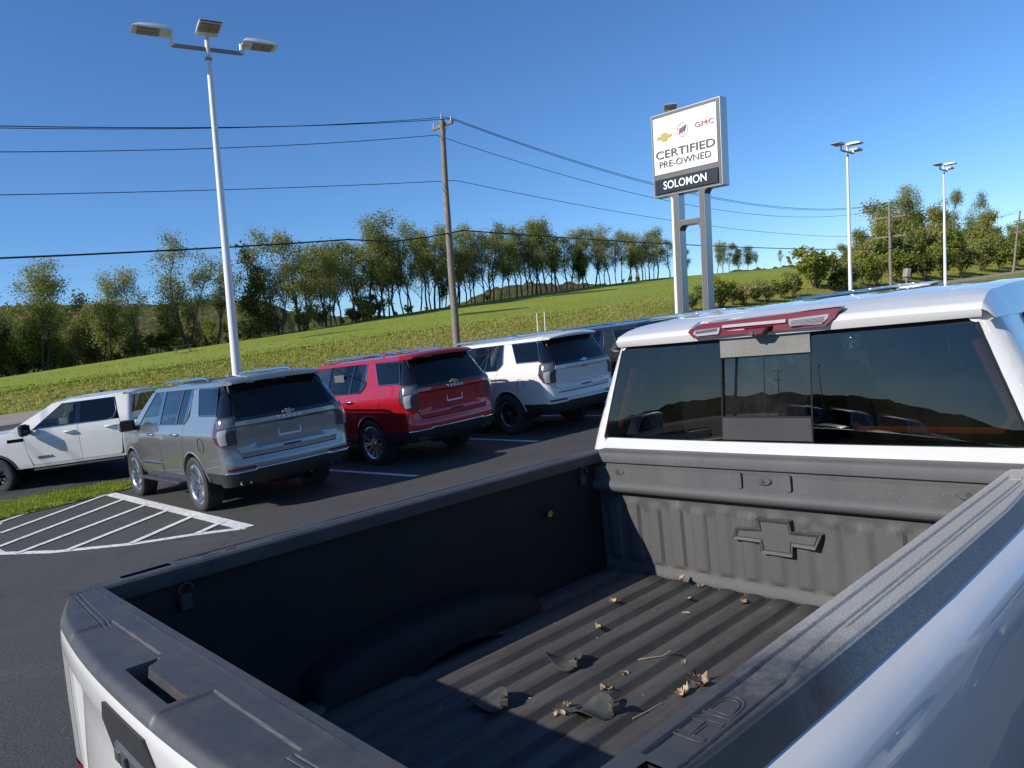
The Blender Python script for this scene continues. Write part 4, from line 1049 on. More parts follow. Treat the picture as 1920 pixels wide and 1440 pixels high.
    for cy in (RY, FY):
        for s in (-1, 1): wheel(o, (s * .865, cy, .405), s, .405, .275, .29 if st != 'truck' else .25, mt, st)
    return o
simple_grey = simple('grey lamp optic', (0.11, 0.112, 0.116), 0.12, coat=1.0)
HD_ = 0.729
G4 = 'sport utility vehicles parked in a row'
suv_grey = make_suv('grey_suv', 'grey metallic SUV with tall rear lights parked beside the hatched paint', M['silver'], (-3.216, 10.553, 0), HD_, ('double', M['alu'], 0), G4, 'TAHOE')
suv_red = make_suv('red_suv', 'bright red SUV between the grey SUV and the white one', M['red'], (-.986, 12.777, 0), .753, ('fine', M['alu'], 0), G4, 'TAHOE', reflect=False)
suv_white = make_suv('white_suv', 'white SUV with dark wheels and no lettering, half in the shade of the red one', M['white'], (1.453, 14.416, 0), .731, ('truck', M['darkalloy'], 0), G4, '', tips=False, rails='chrome', plate=False)
sw = {M['silver']: M['black'], M['chrome']: M['chrome']}
dup(suv_grey, (3.75, 16.35, 0), .73, 'black SUV behind the white one, mostly hidden by the pickup cab', G4, swap={M['silver']: M['black']})
dup(suv_grey, (6.0, 18.1, 0), .73, 'white SUV farther along the row, only its roof showing past the pickup', G4, swap={M['silver']: M['white']})
dup(suv_grey, (12.6, 23.6, 0), .73, 'black SUV far along the row, a sliver of roof above the pickup roof', G4, swap={M['silver']: M['black']})
dup(suv_grey, (15.2, 25.6, 0), .73, 'white SUV at the far end of the row with dark roof rails', G4, swap={M['silver']: M['white']})

# ------------------------------------------------------------------ crew-cab pickups: shared cab and nose
# y runs forward from the cab's rear wall, z is in the large truck's measure (k scales it)
WC = ((.5, .96), (.6, .985), (.85, .995), (1.1, 1.0), (1.30, .992), (1.40, .978), (1.46, .962), (1.55, .930), (1.80, .822), (1.95, .756), (2.03, .712))
CR = .075
def cW(y, z): return tab(WC, z) * (1 - .02 * clamp((y - 2.2) / 1.7) ** 2)
def cYr(z): return -.015 + .052 * (z - 1.45)          # lean of the rear wall
def cX(y, z):
    w = cW(y, z); y0 = cYr(z) + .03
    if y < y0 + CR:
        t = clamp((y0 + CR - y) / CR); w = w - CR + CR * math.sqrt(max(0, 1 - t * t))
    if y > 3.55: w -= .22 * clamp((y - 3.55) / .45) ** 2
    return w
def cY(x, z):
    y0 = cYr(z); f = cW(0, z) - CR; a = abs(x)
    if a <= f: return y0 + .03 * (a / f) ** 2
    t = clamp((a - f) / CR, 0, .999); return y0 + .03 + CR - CR * math.sqrt(1 - t * t)
def cab_and_nose(o, P, yb, k, mirrors, wheelset, handle_mat, trim, text=None, dim=1.0, fw=3.0, rear_y=None, rad=.42, arch_flare=.0):
    zc = frange(.5, 2.0, .08); yc = frange(0, 4.0, .2) + [.03, .06, .09, .12]
    def side(nm, out2, mat, off=.004, rim=.03, ss=(-1, 1)):
        res = []
        for s in ss:
            mb = MB(); patch(mb, out2, lambda y, z: (s * (cX(y, z) + off), yb + y, z * k), (s, 0, 0), yc, zc, (-s * rim, 0, 0) if rim else None)
            res.append(mb.build(nm, mat, o, 30))
        return res
    AR, cz = rad + .09, rad / k
    core = MB().box((0, yb + 1.9, .78 * k), (1.25, 3.7, .62 * k)).box((0, yb + 1.15, .60 * k), (1.8, 1.9, .12))
    for s in (-1, 1):
        pts = arch_pts(fw, cz, AR + .03, .40)
        core.grid([[(s * .58, yb + y, z * k) for y, z in pts], [(s * .96, yb + y, z * k) for y, z in pts]], flip=(s < 0))
        back = [(.05, .58), (fw - AR - .02, .58)] + arch_pts(fw, cz, AR + .015, .58)[::-1] + [(3.8, .58), (3.8, 1.25), (2.4, 1.40), (.05, 1.42)]
        patch(core, back, lambda y, z: (s * (cX(y, z) - .02), yb + y, z * k), (s, 0, 0), yc, zc)
    core.build('underbody', M['dark'], o)
    MB().box((0, yb + 1.3, .98 * k), (1.7, 2.3, .05)).box((0, yb + 2.28, 1.22 * k), (1.6, .36, .32 * k), ch=.08).build('cabin_floor', M['seat'], o)
    for y in (.72, 1.72):
        for x in (-.4, .4):
            q = Matrix.Rotation(.2, 3, 'X')
            mb = MB().box((x, yb + y, 1.10 * k), (.52, .5, .16), ch=.05).box((x, yb + y - .3, 1.43 * k), (.5, .15, .6 * k), 0, q, .05).box((x, yb + y - .38, 1.80 * k), (.27, .1, .17), 0, q, .03)
            mb.build('seat', M['seat'], o, 40)
    MB().lathe([(.17, -.012), (.185, 0), (.17, .012)], (0, 0, 0), 'z', 22).box((0, 0, 0), (.3, .05, .02)).build('steering_wheel', M['seat'], o).matrix_local = Matrix.Translation((-.4, yb + 2.05, 1.38 * k)) @ Matrix.Rotation(1.15, 4, 'X')
    rd = side('rear_door', rounded([(1.117, .62), (1.117, 1.425), (.262, 1.425), (.25, 1.0), (.30, .62)], [.01, 0, 0, .05, .06]), P)
    fd = side('front_door', rounded([(2.13, .62), (2.22, .95), (2.24, 1.30), (2.16, 1.42), (1.125, 1.425), (1.125, .62)], [.05, .05, .03, 0, 0, .01]), P)
    side('rocker', [(.02, .555), (2.2, .555), (2.2, .615), (.02, .615)], P, .0)
    side('corner_pillar', [(cYr(.56) + .04, .56), (.25, .56), (.255, .62), (.242, 1.0), (.254, 1.425), (.30, 1.62), (.36, 1.925), (.42, 1.955), (cYr(1.96) + .04, 1.96), (cYr(1.5) + .04, 1.5)], P, .002)
    fa = arch_pts(fw, cz, AR, .58)
    side('front_fender', [(2.137, .56), (fw - AR + .0, .56)] + fa[::-1] + [(fw + AR, .56), (3.9, .56), (3.97, .8), (3.95, 1.2), (3.8, 1.34), (2.9, 1.415), (2.17, 1.425), (2.247, 1.30), (2.227, .95)], P)
    side('roof_side', [(.36, 1.925), (1.62, 1.925), (1.60, 1.965), (1.3, 2.0), (.2, 2.0), (.2, 1.962), (.42, 1.958)], P, .004)
    side('a_pillar', [(2.17, 1.422), (2.55, 1.425), (1.66, 1.965), (1.48, 1.925), (2.06, 1.422)], P, .003)
    side('b_pillar', [(1.07, 1.43), (1.18, 1.43), (1.17, 1.925), (1.08, 1.925)], M['gloss'], .002)
    side('front_window', [(1.18, 1.422), (2.07, 1.42), (1.49, 1.925), (1.17, 1.925)], M['tint'], -.006, None)
    side('rear_window', rounded([(1.08, 1.425), (1.08, 1.925), (.39, 1.925), (.33, 1.62), (.40, 1.46), (.50, 1.425)], [0, 0, .03, .06, .06, .03]), M['darkglass'], -.002, .006)
    for s in (-1, 1):
        i = 0 if s < 0 else 1
        def ln(pts, r_, nm, mt, off=.008, par=o):
            return MB().tube([(s * (cX(y, z) + off), yb + y, z * k) for y, z in pts], r_, 6).build(nm, mt, par, 60)
        ln([(2.06, 1.425), (1.12, 1.432), (.5, 1.432), (.39, 1.47), (.325, 1.62), (.385, 1.925), (1.48, 1.928)], .009, 'window_trim', trim)
        for dy in (1.25, .40):
            hx = cX(dy, 1.27); par = (fd if dy > 1 else rd)[i]
            MB().tube([(s * (hx + .006), yb + dy - .07, 1.275 * k), (s * (hx + .045), yb + dy - .04, 1.28 * k), (s * (hx + .05), yb + dy + .1, 1.285 * k), (s * (hx + .006), yb + dy + .16, 1.28 * k)], [.018, .022, .022, .018], 8).build('handle', handle_mat, par, 60)
        mx = Vector((s * (1.17), yb + 2.12, 1.44 * k))
        MB().box(mx, (.25, .13, .27 * k), 0, Matrix.Rotation(s * .1, 3, 'Z'), .045).build('mirror', mirrors, o, 50)
        MB().box(mx + Vector((0, -.068, 0)), (.2, .012, .22 * k), 0, Matrix.Rotation(s * .1, 3, 'Z'), .005).build('mirror_glass', M['darkglass'], o)
        MB().tube([(s * .96, yb + 2.16, 1.42 * k), (s * 1.08, yb + 2.13, 1.40 * k)], [.05, .04], 8).build('mirror_arm', M['plastic'], o)
        crease = MB(); crease.tube([(s * (cX(y, z) + .001), yb + y, z * k) for y, z in ((2.1, .78), (1.6, .845), (1.0, .87), (.28, .885))], [.004, .012, .012, .012], 6); 
        mb = MB(); arch_lip(mb, lambda y, z, d: (s * (cX(y, z) + .004 + d), yb + y, z * k), fw, cz, AR, .58, w=.05); mb.build('arch_lip', M['plastic'] if arch_flare else P, o, 40)
        MB().box((s * .93, yb + .1 + 1.1, .50 * k), (.16, 1.9, .05), ch=.02).build('side_step', M['plastic'], o)
    mb = MB(); mb.grid([[(x * lerp(.86, .68, t), yb + lerp(2.50, 1.58, t) + .10 * (1 - x * x), lerp(1.42, 1.975, t) * k) for x in [q / 6 for q in range(-6, 7)]] for t in [q / 5 for q in range(6)]])
    mb.build('windscreen', M['tint'], o, 60)
    mb = MB(); mb.grid([[(x * lerp(.90, .86, t), yb + lerp(2.48, 3.93, t) + .05 * (1 - x * x), (lerp(1.425, 1.33, t ** 2) + .055 * (1 - x ** 4)) * k) for x in [q / 8 for q in range(-8, 9)]] for t in [q / 6 for q in range(7)]], flip=True)
    mb.build('bonnet', P, o, 60)
    mb = MB(); mb.grid([[(x * .80, yb + 4.0 - .08 * x * x, lerp(1.34, .60, t) * k) for x in [q / 6 for q in range(-6, 7)]] for t in [q / 5 for q in range(6)]], flip=True); mb.build('front_bumper', P, o, 60)
    MB().grid([[(x * .62, yb + 4.012 - .05 * x * x, z * k) for x in [q / 6 for q in range(-6, 7)]] for z in (1.25, .85)], flip=True).build('grille', M['gloss'], o)
    for s in (-1, 1): MB().box((s * .72, yb + 3.93, 1.12 * k), (.24, .09, .28), ch=.03).build('headlight', M['clear'], o)
    for s in (-1, 1):
        wheel(o, (s * .845, yb + fw, rad), s, rad, .28, rad * .58, wheelset[1], wheelset[0])
        if rear_y is not None: wheel(o, (s * .845, rear_y, rad), s, rad, .28, rad * .58, wheelset[1], wheelset[0])
    return fd

# ------------------------------------------------------------------ the white pickup parked at the left
def make_sierra():
    o = thing('pickup_truck', 'white crew-cab pickup with black mirrors parked beyond the grass island', 'pickup truck', (-6.25, 16.9, 0.0), R(94.0))
    k = .925; yb = 1.95; P = M['white']
    fd = cab_and_nose(o, P, yb, k, M['plastic'], ('truck', M['darkalloy']), P, M['chrome'], fw=2.98, rear_y=1.20, rad=.41, arch_flare=1)
    # cab roof and rear wall
    rows = []
    for y, dz in ((-.02, -.035), (0, .0), (.1, .02), (.5, .045), (1.0, .05), (1.4, .035), (1.66, -.01)):
        rows.append([(x * .735, yb + y + .04 * x * x, (1.985 + dz) * k + .035 * (1 - x ** 4) - .02 * x * x) for x in [q / 8 for q in range(-8, 9)]])
    MB().grid(rows, flip=True).build('roof', P, o, 60)
    MB().prism([(-.09, 0), (.09, 0), (.05, .03), (-.02, .055), (-.06, .05)], lambda a, b, d: (d, yb + .95 - a, 1.90 + b), .012, -.012).build('antenna_fin', M['gloss'], o)
    def rear(nm, out2, mat, off=0, rim=.02):
        mb = MB(); patch(mb, out2, lambda x, z: (x, yb + cY(x, z) - off, z * k), (0, -1, 0), frange(-.95, .95, .1), frange(.6, 2, .1), (0, rim, 0)); return mb.build(nm, mat, o, 30)
    rear('rear_wall', [(-.92, .6), (.92, .6), (.92, 1.4), (.85, 1.53), (-.85, 1.53), (-.92, 1.4)], P)
    rear('rear_wall_top', [(-.70, 1.925), (.70, 1.925), (.67, 1.99), (-.67, 1.99)], P)
    rear('back_window', rounded([(-.85, 1.535), (.85, 1.535), (.715, 1.92), (-.715, 1.92)], .04), M['tint'], -.004)
    # bed
    for s in (-1, 1):
        a = arch_pts(1.20, .42, .51, .56)
        mb = MB(); patch(mb, [(.03, .56)] + [(1.20 - .51, .56)] + a[::-1][1:-1] + [(1.71, .56), (1.90, .56), (1.90, 1.36), (.03, 1.36)], lambda y, z: (s * (tab(((.5, .97), (.8, .995), (1.1, 1.0), (1.3, .99), (1.38, .95)), z) - .05 * clamp(1 - y / .3) ** 2), y, z * k), (s, 0, 0), frange(0, 2, .2), frange(.5, 1.4, .1), (-s * .04, 0, 0)); mb.build('bed_side', P, o, 30)
        MB().box((s * .905, .98, 1.37 * k), (.15, 1.86, .03), ch=.01).build('bed_rail', M['plastic'], o)
        mb = MB(); arch_lip(mb, lambda y, z, d: (s * (1.0 + d), y, z * k), 1.20, .42, .51, .56, w=.05); mb.build('arch_lip', M['plastic'], o, 40)
        MB().box((s * .90, .03, 1.05 * k), (.14, .1, .42), ch=.03).build('tail_light', M['redlens'], o)
    MB().box((0, .03, 1.05 * k), (1.6, .08, .62 * k), ch=.02).build('tailgate', P, o)
    MB().box((0, .95, .84 * k), (1.7, 1.8, .04)).build('bed_floor', M['plastic'], o)
    MB().box((0, -.06, .6 * k), (1.9, .16, .2), ch=.04).build('rear_bumper', M['chrome'], o)
    # sticker, paper on the dash, badge
    MB().box((-.80, yb + .75, 1.70 * k), (.004, .38, .24)).build('price_sheet', simple('window sheet', (.10, .11, .12), .7), o)
    MB().box((-.55, yb + 1.62, 1.52 * k), (.01, .18, .14)).build('paper_tag', M['paper'], o)
    hx = cX(2.0, .79)
    place_text('lettering', text_mesh('SIERRA', .07, .003, bold=.004, sx=1.5), M['cabface'], fd[0], (-(hx + .01), yb + 1.86, .775 * k), (0, -1, 0), (0, 0, 1))
    MB().box((-.995, yb + 2.42, 1.22 * k), (.016, .34, .075), ch=.006).build('fender_vent', M['gloss'], o)
    return o
sierra = make_sierra()

# ------------------------------------------------------------------ the white heavy pickup in front
RH, BF, BL = 1.47, 0.94, 2.10                   # rail height, bed floor, bed length
def mat_liner(name, base, dust, scale=1.0, streak=(1, 1, 1), stains=False):
    m, nt, b = new_mat(name); co = coords(nt, 'Object'); cs = coords(nt, 'Object', streak)
    f = noise_tex(nt, co, 260 * scale, 2, 0.6); d = noise_tex(nt, cs, 5, 7, 0.7); sp_ = noise_tex(nt, co, 30, 4, .7)
    c = mixc(nt, ramp(nt, d, [(0.4, g3(0)), (0.75, g3(0.6))]), base, dust)
    c = mixc(nt, ramp(nt, f, [(0.58, g3(0)), (0.72, g3(0.35))]), c, tuple(min(1, x * 2.2) for x in dust))
    c = mixc(nt, ramp(nt, sp_, [(0.68, g3(0)), (0.78, g3(.8))]), c, tuple(x * .55 for x in base))
    if stains:       # dried drip marks that hang below the ledge, and pale scuffs lower down
        sx = nt.nodes.new("ShaderNodeSeparateXYZ"); nt.links.new(co, sx.inputs[0])
        w = noise_tex(nt, coords(nt, 'Object', (9, 1, 2.2)), 2.0, 4, .6)
        zz = N(nt, "ShaderNodeMath", operation='MULTIPLY_ADD'); nt.links.new(w, zz.inputs[0]); zz.inputs[1].default_value = .22; nt.links.new(sx.outputs[2], zz.inputs[2])
        mp = N(nt, "ShaderNodeMapRange"); nt.links.new(zz.outputs[0], mp.inputs[0]); mp.inputs[1].default_value = 1.335; mp.inputs[2].default_value = 1.355; mp.inputs[3].default_value = 0; mp.inputs[4].default_value = .5
        lt = N(nt, "ShaderNodeMath", operation='LESS_THAN'); nt.links.new(sx.outputs[2], lt.inputs[0]); lt.inputs[1].default_value = 1.285
        mu = N(nt, "ShaderNodeMath", operation='MULTIPLY'); nt.links.new(mp.outputs[0], mu.inputs[0]); nt.links.new(lt.outputs[0], mu.inputs[1])
        c = mixc(nt, mu.outputs[0], c, tuple(x * .5 for x in base))
        sc = noise_tex(nt, coords(nt, 'Object', (16, 1, 9)), 2.6, 8, .8)
        c = mixc(nt, ramp(nt, sc, [(0.66, g3(0)), (0.72, g3(.55))]), c, (.30, .30, .29))
    nt.links.new(c, b.inputs['Base Color']); b.inputs['Roughness'].default_value = 0.62; b.inputs['Specular IOR Level'].default_value = 0.4
    bump(nt, b, f, 0.55, 0.003); return m
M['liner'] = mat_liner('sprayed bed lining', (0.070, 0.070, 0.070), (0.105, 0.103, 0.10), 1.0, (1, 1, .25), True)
def mat_floor():
    m, nt, b = new_mat('worn bed floor'); co = coords(nt, 'Object'); cs = coords(nt, 'Object', (7, 1, 1))
    f = noise_tex(nt, co, 300, 2, 0.6); d = noise_tex(nt, cs, 3.5, 7, 0.72); ru = noise_tex(nt, coords(nt, 'Object', (9, 1.6, 1)), 2.3, 5, 0.6)
    c = mixc(nt, ramp(nt, d, [(0.42, g3(0)), (0.7, g3(0.75))]), (0.060, 0.057, 0.054), (0.115, 0.108, 0.10))
    c = mixc(nt, ramp(nt, ru, [(0.63, g3(0)), (0.74, g3(.6))]), c, (0.15, 0.085, 0.038))
    sc = noise_tex(nt, coords(nt, 'Object', (60, 4, 1)), 3, 3, .6)
    c = mixc(nt, ramp(nt, sc, [(0.70, g3(0)), (0.75, g3(.4))]), c, (0.14, 0.135, 0.13))
    nt.links.new(c, b.inputs['Base Color']); b.inputs['Roughness'].default_value = 0.6; b.inputs['Specular IOR Level'].default_value = .4
    bump(nt, b, f, 0.5, 0.003); return m
M['bedfloor'] = mat_floor()
M['wallshade'] = mat_liner('shade-dark bed wall', (0.012, 0.012, 0.013), (0.022, 0.022, 0.022))  # lining darkened to put the bed's inner shade into the wall colour
M['fritlight'] = mat_liner('pale window trim', (0.15, 0.145, 0.135), (0.21, 0.205, 0.19))  # lighter trim for the upper panel between the rear panes
M['fritdark'] = mat_liner('dark window trim', (0.028, 0.028, 0.029), (0.045, 0.044, 0.043))
def mat_cap(dusty):
    m, nt, b = new_mat('weathered rail plastic'); co = coords(nt, 'Object')
    f = noise_tex(nt, co, 420, 2, 0.5); d = noise_tex(nt, coords(nt, 'Object', (3, 3, 1)), 2.2, 8, 0.75)
    c = mixc(nt, ramp(nt, d, [(0.4, g3(0)), (0.72, g3(0.7))]), (0.042, 0.041, 0.043), (0.085, 0.080, 0.076))
    if dusty:       # coarse, dusty front half; its colour also paints in the grazing sun's sheen
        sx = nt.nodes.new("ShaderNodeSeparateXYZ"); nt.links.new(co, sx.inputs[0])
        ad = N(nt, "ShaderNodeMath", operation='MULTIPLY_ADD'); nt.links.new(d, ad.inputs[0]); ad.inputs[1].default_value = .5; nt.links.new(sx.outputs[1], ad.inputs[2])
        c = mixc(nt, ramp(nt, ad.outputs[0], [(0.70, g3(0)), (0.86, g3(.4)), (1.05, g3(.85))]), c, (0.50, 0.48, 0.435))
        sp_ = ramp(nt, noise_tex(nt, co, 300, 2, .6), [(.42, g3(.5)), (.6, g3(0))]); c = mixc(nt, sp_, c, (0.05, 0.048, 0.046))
    nt.links.new(c, b.inputs['Base Color'])
    nt.links.new(ramp(nt, d, [(0.35, g3(.40)), (0.7, g3(.6))]), b.inputs['Roughness']); b.inputs['Specular IOR Level'].default_value = .5
    bump(nt, b, f, 0.28, 0.0015); return m
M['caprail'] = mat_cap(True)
M['cap'] = mat_cap(False)
def hf(xs, ys, zf, mb=None, skirt=None, xf=None, yf=None):
    """height field; xf/yf bend the net in plan; skirt: how far each edge (x0,x1,y0,y1) is folded down, with outward shift"""
    mb = mb or MB()
    P_ = lambda x, y: Vector(((xf(x, y) if xf else x), (yf(x, y) if yf else y), zf(x, y)))
    rows = [[P_(x, y) for x in xs] for y in ys]
    mb.grid(rows)
    if skirt:
        for key, (prof) in skirt.items():
            edge = {'x0': [r_[0] for r_ in rows], 'x1': [r_[-1] for r_ in rows], 'y0': rows[0], 'y1': rows[-1]}[key]
            dirv = {'x0': Vector((-1, 0, 0)), 'x1': Vector((1, 0, 0)), 'y0': Vector((0, -1, 0)), 'y1': Vector((0, 1, 0))}[key]
            lines = [edge] + [[p + dirv * o_ + Vector((0, 0, z_)) for p in edge] for o_, z_ in prof]
            mb.grid(lines, flip=(key in ('x1', 'y0')))
    return mb
def gv(d, w, dep):                                # v-groove
    d = abs(d); return -dep * max(0.0, 1 - d / w)
def make_big_truck():
    o = thing('heavy_pickup', 'big white pickup with an open black-lined empty bed and dark rear windows', 'pickup truck')
    o.matrix_world = Matrix(((.68353231, .72942781, .02680766, -.65341471), (-.72986205, .6834805, .01248206, 1.35624283), (-.00921775, -.02809779, .99956268, -.01215423), (0, 0, 0, 1)))
    P = M['white']
    OUT = ((-.09, .815), (-.076, .822), (-.04, .848), (0, .868), (.1, .89), (.2, .893), (.3, .897), (.5, .903), (1.0, .911), (1.64, .910), (2.13, .886))
    outer = lambda y: tab(OUT, y)
    # --- bed floor: long ridges with sloped flanks
    prof = []
    z0 = BF - .016
    ridges = [-.725, -.612, -.498, -.384, -.270, -.156, -.042, .072, .186, .300, .414, .528, .642, .756]
    prof.append((-.835, z0))
    for c in ridges:
        prof += [(c - .050, z0), (c - .045, z0 + .002), (c - .035, z0 + .021), (c - .029, z0 + .0245), (c, z0 + .0265), (c + .029, z0 + .0245), (c + .035, z0 + .021), (c + .045, z0 + .002), (c + .050, z0)]
    prof.append((.835, z0))
    ys = frange(0.0, 2.03, .1); mb = MB()
    def fz(y, z): return z if y < 2.02 else z0
    rows = [[(x, y, z) for x, z in prof] for y in ys]
    rows.append([(x, 2.055, z0 + (z - z0) * .05) for x, z in prof]); rows.append([(x, 2.12, z0) for x, z in prof])
    mb.grid(rows); mb.build('bed_floor', M['bedfloor'], o, 60)
    # --- bulkhead
    xs = frange(-.835, .835, .0125); zs = frange(BF - .03, 1.275, .012)
    def rib(x, z):
        p = ((x + .035) / .111) % 1.0; t = abs(p - .5) * 2          # 0 in the middle of a raised stripe
        top = 1.250 - .012 * (((x + .035) // .111) % 2) ; bot = .985
        return .011 * sstep(.62, .45, t) * sstep(top + .012, top - .006, z - 0) * sstep(bot - .02, bot, z)
    rows = [[(x, BL - rib(x, z) - .018 * sstep(.975, .93, z), z) for x in xs] for z in zs]
    mb = MB().grid(rows, flip=False)
    pr = [(BL, 1.275), (BL - .004, 1.283), (BL - .03, 1.290), (BL - .046, 1.302), (BL - .050, 1.318), (BL - .044, 1.332), (BL - .028, 1.344), (BL - .018, 1.352), (BL - .016, 1.402), (BL - .004, 1.410), (BL - .004, 1.418), (BL - .018, 1.424), (BL - .020, 1.455), (BL - .014, 1.466), (BL - .002, 1.472), (BL + .07, 1.472)]
    xb = frange(-.835, .835, .05)
    mb.grid([[(x, y + .004 * math.sin(x * 2.2), z) for x in xb] for y, z in pr])
    bh = mb.build('bulkhead', M['liner'], o, 40)
    fnr = lambda a, b, d: (a, BL - .016 - d, b)
    for x in (-.098, .103): MB().prism(rounded([(x - .012, 1.350), (x + .012, 1.350), (x + .012, 1.412), (x - .012, 1.412)], .008, 2), fnr, 0, .012).build('upright_rib', M['liner'], bh)
    for x in (-.70, .0, .697):
        el = [(x + .040 * math.cos(t), 1.383 + .019 * math.sin(t)) for t in [2 * math.pi * q / 20 for q in range(20)]]
        inn = [(x + .033 * math.cos(t), 1.383 + .014 * math.sin(t)) for t in [2 * math.pi * q / 20 for q in range(20)]]
        c = MB().prism(el, fnr, 0, .009, inset=inn); c.build('bolt_cover', M['liner'], bh, 20)
        MB().lathe([(0, BL - .028), (.010, BL - .028), (.011, BL - .024)], (x, 0, 1.383), 'y', 12).build('bolt', M['cap'], bh)
    ec, ez = .036, 1.169
    poly = [(-.186, -.028), (-.070, -.028), (-.066, -.070), (.066, -.070), (.070, -.028), (.155, -.030), (.186, .034), (.070, .032), (.064, .070), (-.078, .070), (-.074, .030), (-.168, .024)]
    poly = [(ec + a, ez + b) for a, b in poly]
    def shrink(pl, d):
        n = len(pl); out = []
        for i in range(n):
            p, a, b = Vector(pl[i]), Vector(pl[i - 1]), Vector(pl[(i + 1) % n])
            e1, e2 = (p - a).normalized(), (b - p).normalized(); n1, n2 = Vector((-e1.y, e1.x)), Vector((-e2.y, e2.x))
            m = (n1 + n2); m = m / max(.25, m.dot(n1)); q = p + m * d; out.append((q.x, q.y))
        return out
    fe = lambda a, b, d: (a, BL - d, b)
    p1, p2, p3 = poly, shrink(poly, .0125), shrink(poly, .0145)
    em = MB().prism(p1, fe, .0, .030, inset=shrink(poly, .003))
    em.f.pop(); em.m.pop()
    s1 = shrink(poly, .003); n = len(poly)
    em.add([fe(a, b, .030) for a, b in s1] + [fe(a, b, .023) for a, b in p2] + [fe(a, b, .016) for a, b in p3], [(i, (i + 1) % n, n + (i + 1) % n, n + i) for i in range(n)] + [(n + i, n + (i + 1) % n, 2 * n + (i + 1) % n, 2 * n + i) for i in range(n)])
    em.add([fe(a, b, .0165) for a, b in p3], [tuple(range(n))])
    em.add([fe(a, b, .014) for a, b in p2] + [fe(a, b, .022) for a, b in shrink(poly, .0165)], [tuple(n + i for i in range(n))] + [(i, (i + 1) % n, n + (i + 1) % n, n + i) for i in range(n)])
    em.build('bowtie_emblem', M['liner'], bh, 20)
    # --- inner bed walls, wheel housings
    for s in (-1, 1):
        mb = MB(); zz = [BF - .03, .96, 1.0, 1.1, 1.2, 1.3, 1.38, 1.425]; yy = frange(-.0, 2.11, .07)
        def wx(y, z):
            rec = .012 * sstep(.03, .06, abs(((y + .1) % .5) - .25) - .15) * sstep(1.0, 1.05, z) * sstep(1.36, 1.32, z)
            return .838 - .02 * sstep(1.02, .93, z) + rec
        mb.grid([[(s * wx(y, z), y, z) for y in yy] for z in zz], flip=(s < 0)); w_ = mb.build('bed_wall', M['wallshade'], o, 40)
        rows = []
        for t in range(0, 13):
            a = math.pi * t / 12; y = 1.02 - .50 * math.cos(a); h = BF - .01 + .150 * math.sin(a) ** .6
            rows.append([(s * .84, y, h), (s * .74, y, h - .006), (s * .705, y, h - .022 if 0 < t < 12 else h), (s * .685, y, h - .06 if 0 < t < 12 else h), (s * .67, y, BF - .02)])
        MB().grid(rows, flip=(s > 0)).build('wheel_housing', M['wallshade'], o, 50)
        td = MB(); td.box((.012, 0, -.03), (.03, .05, .07), ch=.008); td.tube([(.028, .026 * math.cos(a), .02 + .026 * math.sin(a)) for a in [math.pi * q / 10 for q in range(-1, 12)]], .0055, 6)
        t_ = td.build('tie_down', M['cap'], o, 40); t_.scale = (.75,) * 3; t_.location = (s * .835, .215, 1.38); t_.rotation_euler = (0, 0, 0 if s < 0 else math.pi)
        t2 = bpy.data.objects.new('tie_down', t_.data); COL.objects.link(t2); t2.parent = o; t2.scale = (.75,) * 3; t2.location = (s * .835, 1.98, 1.38); t2.rotation_euler = t_.rotation_euler
    # --- rail caps
    GY = ((.21, .885), (.49, .8845), (.56, .874), (.70, .8685), (2.0, .8675))
    def rz(X, y):
        z = RH; oy = outer(y)
        z -= .006 * clamp((.813 - X) / .010) ** 2 + .004 * clamp((X - (oy - .005)) / .005) ** 2
        if .205 < y < 2.0: z += gv(X - .8305, .0045, .006)
        if .205 < y < 1.98: z += gv(X - tab(GY, y), .004, .005)
        if .72 < y < 1.92: z += gv(X - .8795, .0035, .004)
        if .835 < X < .868 and y > 1.93: z += gv(y - 1.955, .006, .005)
        if .21 < y < .50 and .8305 < X < tab(GY, y): z -= .002
        if y < .06: z -= .001
        return z
    xn = sorted(set([.800, .803, .806, .810, .814, .819, .823] + frange(.8255, .8355, .00125) + [.84, .846, .852, .858] + frange(.862, .891, .00145)))
    def rail(s):
        mb = MB()
        tx = [(x - .80) for x in xn]; mxx = tx[-1]
        def xf_of(y):
            oy = outer(y); xs_ = [x for x in xn if x < oy - .013] + [oy - .012, oy - .009, oy - .006, oy - .003, oy]
            return xs_
        yy = [-.076, -.06, -.04, -.02, 0, .02, .04, .06, .0601, .195, .1951, .205, .21, .23] + frange(.25, .75, .02) + frange(.8, 1.9, .1) + [1.92, 1.94, 1.945, 1.95, 1.955, 1.96, 1.965, 1.98, 2.0, 2.05, 2.1, 2.135]
        K = 64
        def net(y):
            oy = outer(y); xi = .80 if y >= .0 else .8165
            base = [xi + (x - .80) * ((oy - .007 - xi) / (.891 - .80)) if oy - .007 < .891 or xi > .80 else x for x in xn]
            return base + [oy - .005, oy - .0035, oy - .0015, oy]
        rows = []
        for y in yy: rows.append([(s * x, y, rz(x, y)) for x in net(y)])
        n = len(rows[0]); hole = []
        vs = [p for r_ in rows for p in r_]; fs = []
        for i in range(len(rows) - 1):
            for j in range(n - 1):
                pocket = abs(yy[i] - .0601) < 1e-6 and .834 < abs(rows[i][j][0]) and abs(rows[i][j + 1][0]) < .868
                if pocket: continue
                f = (i * n + j, i * n + j + 1, (i + 1) * n + j + 1, (i + 1) * n + j); fs.append(f if s > 0 else f[::-1])
        mb.add(vs, fs)
        inner = [r_[0] for r_ in rows]; out_ = [r_[-1] for r_ in rows]
        L = lambda edge, dx, z: [(p[0] + s * dx, p[1], z) for p in edge]
        mb.grid([inner, L(inner, -.001, RH - .02), L(inner, .0, 1.422), L(inner, .04, 1.421)], flip=(s < 0))
